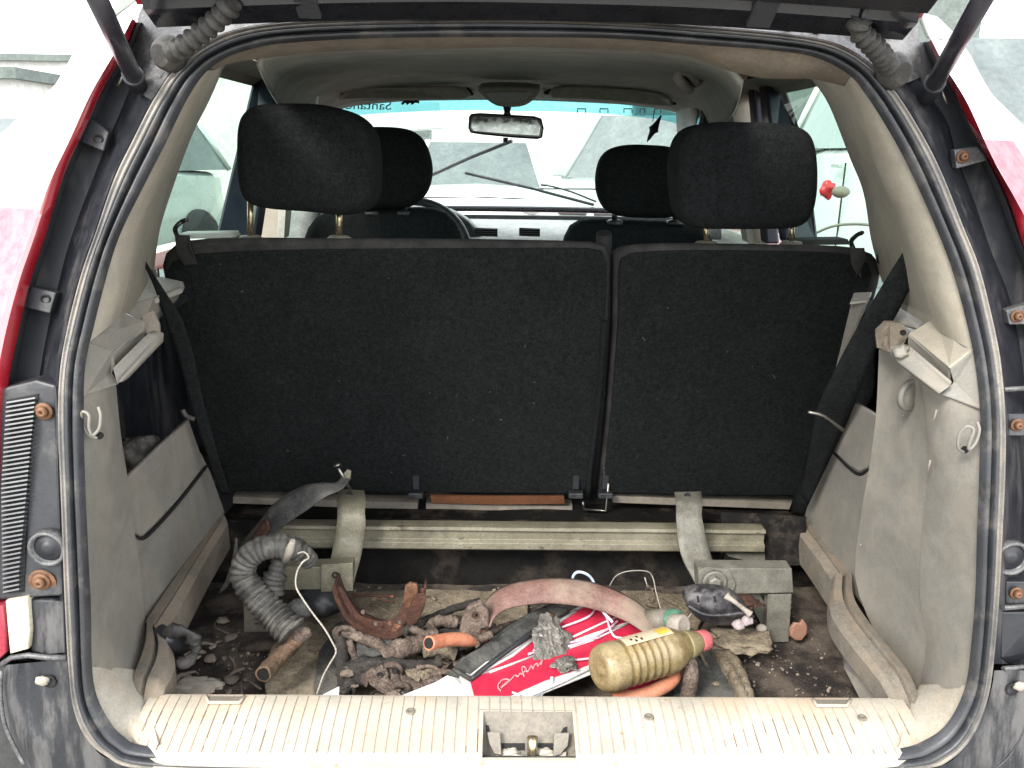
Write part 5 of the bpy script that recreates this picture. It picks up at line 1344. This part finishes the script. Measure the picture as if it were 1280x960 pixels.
mk('shoe_tip', pad([P(x, y, 1.135) for x, y in ((514,756),(520,744),(530,741),(533,748),(529,764),(522,778),(512,784),(508,776))], V((0, .006, 0)), .002, 3), M['rust'], bs)
for x, y in ((454, 765), (470, 780), (500, 778)):
    mk('rivet', lump(P(x, y, 1.14), .004, .004, .004, .1, 5, 6), M['rustpink'], bs)

# ---- scrap pieces in the pile
def rod(pts, r, m, label, name='scrap_rod', cat='scrap metal', n=50, wob=.18, hollow=False, flat=1.0, rf=None, seg=12):
    return top(name, tube(resamp(crom([P(*p) for p in pts], 8), n), rf or r, seg, wob=wob, hollow=hollow, flat=flat), m, label, cat)
rod([(425,788,1.12),(428,810,1.10),(428,835,1.08),(432,868,1.05)], .011, M['muddark'], 'dark upright rubber-coated lever at the left edge of the pile')
rod([(430,868,1.03),(438,850,1.045),(450,835,1.055),(470,829,1.06),(500,830,1.065),(530,832,1.07),(552,828,1.08)], .0085, M['muddark'], 'long dark bent hose lying across the middle of the pile', 'bent_hose', 'hose')
rod([(430,790,1.11),(450,797,1.10),(472,806,1.09),(490,818,1.09)], .0085, M['rustpink'], 'dusty rusty link running down from the brake shoe')
rod([(436,800,1.09),(445,826,1.08),(455,838,1.07),(470,832,1.07)], .0055, M['rustpink'], 'thin bent rusty bracket under the brake shoe, left')
rod([(455,850,1.02),(472,842,1.035),(480,838,1.04)], .010, M['rustpink'], 'short pinkish rusty lug at the bottom left of the pile')
rod([(476,842,1.03),(486,855,1.02),(500,866,1.01)], .006, M['rustpink'], 'rusty flat arm touching the sill, left of the white card')
rod([(489,836,1.05),(494,852,1.03),(500,866,1.02)], .0085, M['rustpink'], 'rusty pierced link just left of the white card')
rod([(480,823,1.08),(500,812,1.09),(520,805,1.10),(545,795,1.12)], None, M['rustpink'], 'stout dusty rusty pipe lying behind the orange hose', 'rusty_pipe', 'pipe', rf=lambda t: .016 - .003 * t, wob=.22, hollow=True)
rod([(538,785,1.14),(545,778,1.15),(556,776,1.15),(572,778,1.15)], .010, M['rustpink'], 'curved rusty elbow above the orange hose')
rod([(515,786,1.12),(525,790,1.11),(535,796,1.11)], .006, M['rustpink'], 'small bent rusty tab above the stout pipe')
rod([(505,850,1.04),(520,860,1.02),(535,855,1.03),(552,846,1.04)], .008, M['rustpink'], 'pale rusty strap end beside the white card')
rod([(530,815,1.08),(550,812,1.09),(570,818,1.09)], .009, M['tan'], 'pale crusted fragment just below the orange hose')
rod([(480,868,1.01),(500,880,1.0),(540,880,1.0)], .012, M['muddark'], 'dark rubber scrap half hidden by the sill edge')
rod([(505,790,1.13),(540,772,1.17),(570,760,1.2),(600,752,1.23)], .0065, M['muddark'], 'thin dark rod leaning back towards the step from the brake shoe')
rod([(520,778,1.16),(550,766,1.2),(580,755,1.23)], .004, M['tan'], 'thin dry stick lying behind the scrap pile', 'dry_stick', 'stick')
rod([(440,744,1.26),(470,745,1.26),(492,746,1.26)], .0022, M['rust'], 'upper thin rusty nail lying on the pale board', 'rusty_nail', 'nail')
rod([(470,749,1.24),(485,751,1.24),(494,753,1.24)], .0020, M['rust'], 'lower, shorter rusty nail lying on the pale board', 'rusty_nail', 'nail')
top('scrap_lump', lump(P(455,838,1.06), .030, .022, .016, .9, 40, 18, seed=12), M['muddark'], 'black muddy clod among the links at the lower left of the pile', 'clod')
top('scrap_lump', lump(P(520,845,1.06), .040, .022, .015, .9, 40, 18, seed=14), M['muddark'], 'wide dark clod under the bent hose in the pile', 'clod')
top('scrap_lump', lump(P(560,800,1.14), .050, .03, .015, .8, 40, 18, seed=15), M['muddark'], 'dark clod behind the orange hose', 'clod')
top('scrap_lump', lump(P(470,812,1.10), .035, .02, .018, .8, 40, 18, seed=16), M['greyrubber'], 'grey crumpled clod under the brake shoe', 'clod')
rod([(536,804,1.030),(550,801,1.052),(568,799,1.07),(588,800,1.09),(605,795,1.11)], .0105, M['orange_hose'], 'orange rubber hose with its open end facing out of the pile', 'orange_hose', 'hose', wob=.03, hollow=True, seg=20)
rod([(765,872,.99),(790,872,.99),(815,865,1.0),(838,852,1.02),(845,838,1.04)], .0105, M['orange_hose'], 'pale orange hose bending under the gold bottle at the sill', 'orange_hose', 'hose', wob=.03, seg=20)

oh = bpy.data.objects['orange_hose']
mk('bore', lathe([(0, .0078), (-.0005, .0078)], P(536,804,1.030) + (P(536,804,1.030)-P(550,801,1.052)).normalized()*.0015, (P(536,804,1.030)-P(550,801,1.052)), 16), M['ink'], oh)
# ---- red-brown band with its end bracket
pb = empty('clamp_band', P(700, 760, 1.15), 'wide dusty pink-red metal band arched over the scrap, with a bracket at its left end', 'metal band')
bo = [(604,778),(606,760),(618,744),(640,733),(672,727),(705,726),(740,731),(772,742),(800,758),(818,778),(822,790)]
bi = [(612,784),(618,772),(632,762),(652,757),(680,754),(712,756),(744,762),(772,772),(792,782),(806,792),(812,796)]
dY = [1.12,1.13,1.15,1.16,1.17,1.17,1.17,1.16,1.14,1.12,1.11]
A = crom([P(x, y, d) for (x, y), d in zip(bo, dY)], 6); B = crom([P(x, y, d - .035) for (x, y), d in zip(bi, dY)], 6)
mk('band', loft([[p + V((0, .012, -.003)) for p in A], A, [p.lerp(q, .3) + V((0, -.004, .003)) for p, q in zip(A, B)], [p.lerp(q, .7) + V((0, -.004, .002)) for p, q in zip(A, B)], B]), M['strap'], pb, solid=.0035)
mk('band_bracket', pad([P(x, y, 1.085) for x, y in ((578,772),(585,760),(600,754),(610,764),(612,784),(602,786),(601,808),(594,812),(590,800),(577,806),(574,790))], V((0, .014, 0)), .003, 3), M['rustpink'], pb)
mk('bracket_hole', lathe([(.002, .0055), (-.001, .0055), (-.001, .004), (.004, .004)], P(594,769,1.083), (0, 1, 0), 14), M['rust'], pb)
mk('bracket_lug', tube(crom([P(600,798,1.075),P(607,795,1.075),P(614,793,1.08)], 4), .006, 10, wob=.2), M['rustpink'], pb)
rod([(612,792,1.12),(630,783,1.14),(650,778,1.16),(672,774,1.17)], .0055, M['rustpink'], 'curved rusty lining strip lying under the arched band')
top('dark_rust_plate', pad([P(x, y, 1.15) for x, y in ((610,786),(650,778),(690,766),(700,776),(660,790),(620,806))], V((0, .01, -.004)), .002, 2), M['rust'], 'dark rust-red plate in the shade under the arched band', 'metal plate')

# ---- dark rubber profile lying diagonally
dk = empty('rubber_profile', P(630, 800, 1.1), 'dark grey folded rubber profile lying diagonally beside the red card', 'rubber profile')
mk('profile_body', pad([P(560,842,1.03),P(590,848,1.02),P(610,830,1.05),P(650,806,1.09),P(680,782,1.13),P(712,762,1.17),P(690,752,1.19),P(655,768,1.15),P(630,784,1.12),P(600,808,1.07),P(575,822,1.04)], V((0, .012, -.02)), .005, 3), M['greyrubber'], dk)
mk('profile_edge', tube(crom([P(566,836,1.018),P(590,850,1.01)], 3), .0035, 8), M['boot'], dk)
mk('profile_rib', tube(resamp(crom([P(588,850,1.01),P(615,828,1.04),P(650,802,1.08),P(675,782,1.12)], 4), 20), .004, 8), M['rubber'], dk)

# ---- red card with white borders and its script
rc = empty('red_card', P(700, 810, 1.06), 'folded red and white card tray with pink cords wound round it, beside the bottle', 'card box')
def cardp(pts, m, name, off=0.0, t=.003):
    q = [P(x, y, Y - off) for x, y, Y in pts]
    return mk(name, prism(q, V((0, .002, -t))), m, rc, smooth=False)
# plane of the card: rises from the sill backwards
c0 = P(590, 868, .985); c1 = P(770, 866, 1.0); c2 = P(800, 760, 1.20)
cn_ = (c1 - c0).cross(c2 - c0).normalized()
if cn_.z < 0: cn_ = -cn_
def CP(x, y, off=0.0): return PL(x, y, c0, cn_) + cn_ * off
def cpoly(pts, m, name, off, t=.0015, parent=rc):
    return mk(name, prism([CP(x, y, off) for x, y in pts], -cn_ * t), m, parent, smooth=False)
cpoly([(585,876),(574,846),(600,832),(668,790),(716,762),(742,748),(822,775),(850,782),(868,762),(848,790),(800,812),(745,840),(690,862),(650,878)], M['white'], 'card_base', 0)
cpoly([(594,876),(587,850),(628,836),(668,822),(700,812),(745,795),(800,775),(838,782),(770,818),(725,836),(680,852),(648,866),(624,876)], M['redcard'], 'card_face', .0022)
cpoly([(612,838),(664,805),(690,786),(716,766),(742,756),(790,768),(800,773),(760,785),(700,806),(650,826)], M['redcard'], 'card_face', .0022)
cpoly([(802,768),(842,776),(806,790),(800,782)], M['redcard'], 'card_face', .0026)
cpoly([(768,850),(835,840),(830,858),(775,866)], M['redcard'], 'card_side', .0022)
wl = [[(590,848),(640,822),(668,800),(720,766)], [(648,878),(700,856),(745,834),(775,820)], [(612,843),(668,822)], [(700,806),(760,778),(785,768)], [(640,868),(650,872)], [(712,812),(740,803),(800,775)]]
for l in wl:
    mk('card_edge', tube([CP(x, y, .004) for x, y in l], .0026 if l[0][0] in (590, 648) else .0017, 8), M['white'], rc)
for l in ([(700,789),(735,775),(745,762),(748,755)], [(660,822),(672,818),(668,816),(720,806),(750,801)], [(697,832),(730,828),(752,826)], [(710,812),(730,806),(760,790),(772,780)], [(742,752),(756,772),(762,790),(768,800),(780,802)]):
    mk('cord', tube(resamp(crom([CP(x, y, .0065) for x, y in l], 5), 24), .0019, 8), M['pinkline'], rc)
# the handwriting-like script on the red face
scr = [[(626,866),(622,860),(628,852),(636,852),(630,858),(626,862),(634,856),(640,850)], [(640,850),(644,846),(647,848),(650,844),(653,845),(656,841),(659,842)], [(655,848),(652,837),(656,836),(659,842),(662,838),(664,834),(666,838),(668,834)], [(668,834),(671,831),(672,835),(675,831),(678,828),(676,833)]]
for l in scr:
    mk('script_print', tube(crom([CP(x, y, .0034) for x, y in l], 4), .0011, 6), mat('script_pink', (.85, .35, .38), None, .6, bump=0), rc)
top('white_card', prism([V((p.x, p.y, p.z)) for p in [P(x, y, Y) for x, y, Y in ((494,872,.985),(520,862,1.0),(545,852,1.02),(562,842,1.04),(585,850,1.03),(594,872,.985),(600,892,.96),(480,892,.96))]], V((0, .004, -.006))), M['white'], 'blank white card sheet sticking up behind the sill, left of the red card', 'card', smooth=False, bevel=.001)
top('white_scrap', prism([P(404,868,.99),P(424,858,1.0),P(423,875,.985),P(400,878,.985)], V((0, .004, -.004))), M['white'], 'tiny white triangle of card at the foot of the wire', 'card', smooth=False)
# blue cords
top('blue_cord', tube(resamp(crom([P(718,734,1.20),P(716,722,1.20),P(722,715,1.2),P(734,718,1.2),P(742,728,1.2),P(744,745,1.18),P(752,762,1.15),P(766,778,1.13)], 6), 60), .0024, 8), M['bluecord'], 'pale blue cord looping up behind the arched band', 'cord')
top('blue_cord', tube(resamp(crom([P(690,846,1.02),P(689,858,1.01),P(680,864,1.0),P(672,876,.99)], 6), 30), .0026, 8), M['bluecord'], 'short pale blue cord hanging from the red card to the sill', 'cord')
top('thin_wire', tube(resamp(crom([P(762,732,1.22),P(770,720,1.22),P(785,714,1.22),P(808,714,1.22),P(816,722,1.22),P(820,740,1.2),P(826,762,1.18)], 6), 60), .0009, 6), M['wire'], 'very thin bare wire arching behind the band towards the green bottle', 'wire')
top('thin_wire', tube([P(806,722,1.23), P(810,736,1.23)], .0012, 6), M['wire'], 'tiny straight wire stub under the arching wire', 'wire')

# ---- foil-like lump
fo = top('foil_lump', lump(CP(687,806,.012), .027, .034, .010, 1.1, 46, 40, Matrix.Rotation(.3, 3, 'Y') @ Matrix.Rotation(.5, 3, 'X'), seed=21), M['foil'], 'crumpled grey metallic lump resting on the red card', 'foil', smooth=False)
top('foil_scrap', lump(CP(705,836,.008), .016, .014, .007, 1.3, 46, 24, seed=23), M['foil'], 'small flake of crumpled foil at the lower edge of the red card', 'foil', smooth=False)

# ---- bottle
bt = empty('plastic_bottle', P(800, 830, 1.03), 'gold-coloured ribbed plastic bottle with a faded pink cap, lying on its side', 'bottle')
b0 = P(748, 838, .975); b1_ = P(884, 799, 1.065)
ax = (b1_ - b0); BL = ax.length; ax.normalize()
pr_ = [(-.0, .005), (.006, .010), (.001, .019), (0, .026), (.004, .031), (.012, .0338)]
Rb = .0345
z = .02
prof_ = list(pr_)
for k in range(60):
    t = k / 59
    h = .014 + t * (BL * .62 - .014)
    r = Rb
    u = h / BL
    if .17 < u < .56:
        q = (u - .17) / .39 * 6
        r = Rb - .0032 * (0.5 - .5 * math.cos(2 * math.pi * q)) ** .6
    prof_.append((h, r))
for u, r in ((.65, .0325), (.68, .0305), (.71, .0275), (.74, .0245), (.77, .0225), (.80, .0200)):
    prof_.append((BL * u, r))
mk('bottle_body', lathe(prof_, b0, ax, 40), M['bottle'], bt)
mk('bottle_neck', lathe([(BL * .775, .0222), (BL * .80, .0218), (BL * .86, .0195), (BL * .90, .0150), (BL * .925, .0138)], b0, ax, 32), M['bottleneck'], bt)
cp_ = []
rows = []
capr = .0152
for h in (BL * .915, BL * .92, BL * .985, BL * .995, BL * 1.0):
    rad = capr * (1 if h < BL * .99 else .86)
    cu = V((0, 0, 1)); cu = (cu - ax * cu.dot(ax)).normalized(); cv_ = ax.cross(cu)
    rows.append([b0 + ax * h + (cu * math.cos(2 * math.pi * k / 72) + cv_ * math.sin(2 * math.pi * k / 72)) * (rad + (.0006 if k % 3 == 0 else 0)) for k in range(72)])
gq = loft(rows, False, True); gq[1].append(tuple(range(72))); gq[1].append(tuple(4 * 72 + k for k in range(72)))
mk('bottle_cap', gq, M['pinkcap'], bt)
# label wrapped on the top of the bottle
def blabel(h0, h1, a0, a1, m, name, lift=.0006, parent=bt):
    rows = []
    cu = V((0, 0, 1)); cu = (cu - ax * cu.dot(ax)).normalized(); cv_ = ax.cross(cu)
    for i in range(9):
        h = h0 + (h1 - h0) * i / 8
        rows.append([b0 + ax * h * BL + (cu * math.cos(a) + cv_ * math.sin(a)) * (Rb + lift) for a in [a0 + (a1 - a0) * j / 8 for j in range(9)]])
    return mk(name, loft(rows), m, parent)
lab = blabel(.20, .62, -.55, .25, M['label_cream'], 'bottle_label')
blabel(.50, .60, -.30, .12, M['yellow'], 'label_spot', .0010)
for k, (h, a) in enumerate(((.26, -.02), (.29, .12), (.32, -.10), (.34, .10))):
    blabel(h, h + .018, a - .09, a + .05, M['ink'], 'label_print', .0011)
# ---- small bottle with green label
sbt = empty('small_bottle', P(845, 775, 1.12), 'small bottle with green label and worn white cap, behind the gold bottle', 'bottle')
s0 = P(806, 776, 1.13); s1_ = P(862, 775, 1.09)
ax2 = (s1_ - s0).normalized(); L2 = (s1_ - s0).length
mk('bottle_body', lathe([(0, .012), (.003, .017), (L2 * .75, .0175), (L2 * .82, .014)], s0, ax2, 28), M['green'], sbt)
mk('bottle_cap', lathe([(L2 * .72, .0160), (L2 * .74, .0175), (L2 * .98, .0175), (L2 * 1.0, .0160), (L2 * 1.0, .011), (L2 * .99, .010)], s0, ax2 + V((0, -.35, .05)), 28), M['bone'], sbt)
mk('bottle_band', lathe([(L2 * .1, .0180), (L2 * .55, .0182)], s0, ax2, 28), M['metalplate'], sbt)

# ---- dark oval plastic piece, bits beside it
ov = empty('oval_cover', P(897, 763, 1.17), 'dark violet-grey oval plastic cover with ribs, under the right arm of the rack', 'plastic cover')
q = [(857,752),(866,744),(885,742),(905,743),(922,750),(936,762),(944,772),(938,780),(918,785),(895,785),(875,778),(862,765)]
mk('cover_shell', pad([P(x, y, 1.15) for x, y in q], V((0, .04, 0)), .012, 5, n=3, bulge=.006), M['graphite'], ov)
mk('cover_edge', tube(resamp(crom([P(860,757,1.135),P(880,768,1.128),P(905,769,1.128),P(930,766,1.13),(P(942,771,1.135))], 5), 30), .0028, 8), M['graphite'], ov)
for x in (872, 893):
    mk('cover_rib', tube([P(x, 745, 1.138), P(x + 1, 753, 1.132)], .0018, 6), M['ink'], ov)
rod([(908,745,1.14),(918,752,1.13),(928,760,1.13),(938,768,1.125)], None, M['bone'], 'off-white knobbed rod across the end of the dark oval cover', 'pale_rod', 'plastic rod', rf=lambda t: .0035 + .003 * (abs(t - .5) * 2) ** 3, wob=.1)
top('pale_scrap', merge(lump(P(923,781,1.13), .010, .009, .008, .5, 25, 12, seed=31), lump(P(934,776,1.13), .009, .008, .008, .5, 25, 12, seed=32)), M['paleplum'], 'pair of pale pink knobs stuck together at the tip of the oval cover', 'plastic scrap')
top('pale_scrap', lump(P(952,785,1.17), .009, .007, .007, .3, 25, 12, seed=33), M['bone'], 'single pale chip lying by the right leg of the rack', 'plastic scrap')
top('terracotta_shard', merge(pad([P(x, y, 1.195) for x, y in ((989,785),(994,778),(1001,779),(1004,774),(1010,782),(1010,792),(1003,801),(995,801),(988,795))], V((0, .012, -.006)), .004, 3)), M['terra'], 'orange-brown clay shard on the floor right of the rack leg', 'shard')
# rusty clutter under the bone
top('rust_flake', lump(P(925,752,1.18), .035, .02, .008, .8, 30, 14, seed=35), M['rust'], 'brown flaky rust scrap behind the pale rod', 'scrap metal')
top('mud_clod', lump(P(925,800,1.15), .05, .035, .010, .9, 36, 20, seed=36), M['tan'], 'flat crusted tan clod on the floor below the oval cover', 'clod')

# ---- bits at the far left
top('torn_ring', tube(resamp(crom([P(204,793,1.0),P(214,789,1.0),P(228,789,1.0),P(240,795,1.0),P(244,808,1.0),P(240,820,.99),P(232,828,.98),P(222,826,.98)], 6), 50), lambda t: .0035 + .003 * abs(math.sin(t * 9)), 10, wob=.35, flat=1.6), M['boot'], 'torn dirty grey rubber ring on the floor by the left rail', 'rubber ring')
top('dirty_rag', lump(P(245,858,.99), .040, .018, .006, .9, 30, 16, seed=41), M['bone'], 'flat dirty scrap lying along the inner edge of the sill, far left', 'rag')
top('dark_tube', tube([P(198,795,1.0),P(210,800,1.01),P(225,808,1.02)], .016, 14, wob=.1), M['black_plastic'], 'short black tube poking out from under the left rail', 'tube')
# object in the left pocket
ob = empty('pocket_ball', S(178, 578, -.63), 'dusty grey-brown round object tucked into the left side pocket', 'ball')
oc = S(176, 570, -.615)
mk('ball_shell', lump(oc, .035, .045, .034, .35, 24, 16, seed=51), M['hose'], ob)
mk('ball_cap', lump(oc + V((.012, -.035, -.016)), .022, .022, .016, .3, 20, 12, seed=52), M['rustpink'], ob)

def plate(pts, Y, m, label, hole=None, t=.004):
    o = top('rusty_plate', pad([P(x, y, yy) for (x, y), yy in zip(pts, Y)], V((0, .004, -t)), .0012, 2, flat=True), m, label, 'metal plate')
    if hole: mk('hole', lathe([(.002, .0042), (-.0012, .0042), (.003, .003)], P(*hole), (0, 1, -.5), 12), M['ink'], o)
    return o
plate([(458,846),(468,836),(482,838),(486,848),(478,852),(500,862),(512,872),(498,878),(474,862),(462,858)], [1.02,1.03,1.04,1.03,1.02,1.0,.99,.985,1.0,1.01], M['rustpink'], 'flat rusty bracket with a bent arm at the bottom of the pile', (475,844,1.022))
plate([(484,836),(494,830),(502,842),(508,860),(502,868),(492,862)], [1.05,1.055,1.045,1.02,1.01,1.02], M['rustpink'], 'narrow rusty pierced plate left of the white card', (493,838,1.035))
plate([(505,838),(530,832),(556,838),(548,850),(526,856),(512,850)], [1.05,1.06,1.06,1.04,1.03,1.035], M['tan'], 'pale crusted flat plate above the white card')
# eyes on the ends of some links
for nm, x, y, Y, r in (('scrap_rod', 428, 792, 1.115, .012), ('scrap_rod.001', 432, 792, 1.108, .013), ('scrap_rod.004', 500, 862, 1.012, .012), ('scrap_rod.005', 490, 838, 1.046, .013)):
    c = P(x, y, Y)
    ring = [c + V((math.cos(a) * r, -.3 * math.sin(a) * r, math.sin(a) * r)) for a in [2 * math.pi * k / 20 for k in range(21)]]
    mk('eye', tube(ring, .0045, 8, cap=False, wob=.3), M['rustpink'], bpy.data.objects[nm])
# small litter worked in between the scrap: too many bits to count
random.seed(5)
def litter(name, n, reg, zr, m, label):
    gs = []
    for k in range(n):
        x = random.uniform(reg[0], reg[1]); y = random.uniform(reg[2], reg[3])
        c = G(x, y, random.uniform(*zr))
        if c.y < .93: c.y = .93 + random.random() * .04
        a = random.uniform(0, math.pi); L_ = random.uniform(.006, .034)
        d = V((math.cos(a), math.sin(a), random.uniform(-.35, .35))) * L_
        if random.random() < .6:
            bend = V((random.uniform(-1, 1), random.uniform(-1, 1), random.uniform(0, 1))) * L_ * .4
            gs.append(tube(crom([c - d, c + bend, c + d], 3), random.uniform(.0009, .0036), 6, wob=.5))
        else:
            gs.append(lump(c, L_ * .45, L_ * .3, .0035, .9, 40, 5, Matrix.Rotation(a, 3, 'Z') @ Matrix.Rotation(random.uniform(-.5, .5), 3, 'X'), seed=k))
    return mk(name, merge(*gs), m, None, label=label, cat='litter', kind='stuff')
litter('rusty_litter', 60, (430, 610, 778, 866), (.545, .580), M['rustpink'], 'rusty flakes and twisted bits caught between the scrap metal pieces')
litter('dark_litter', 110, (425, 640, 778, 872), (.540, .572), M['muddark'], 'black muddy bits of rubber and wire filling the scrap pile')
litter('pale_litter', 60, (420, 900, 745, 866), (.532, .556), M['tan'], 'pale dry twigs and chips strewn under the scrap')
litter('corner_litter', 26, (205, 330, 770, 866), (.524, .532), M['leaf'], 'small pale chips on the dark floor in the left corner')
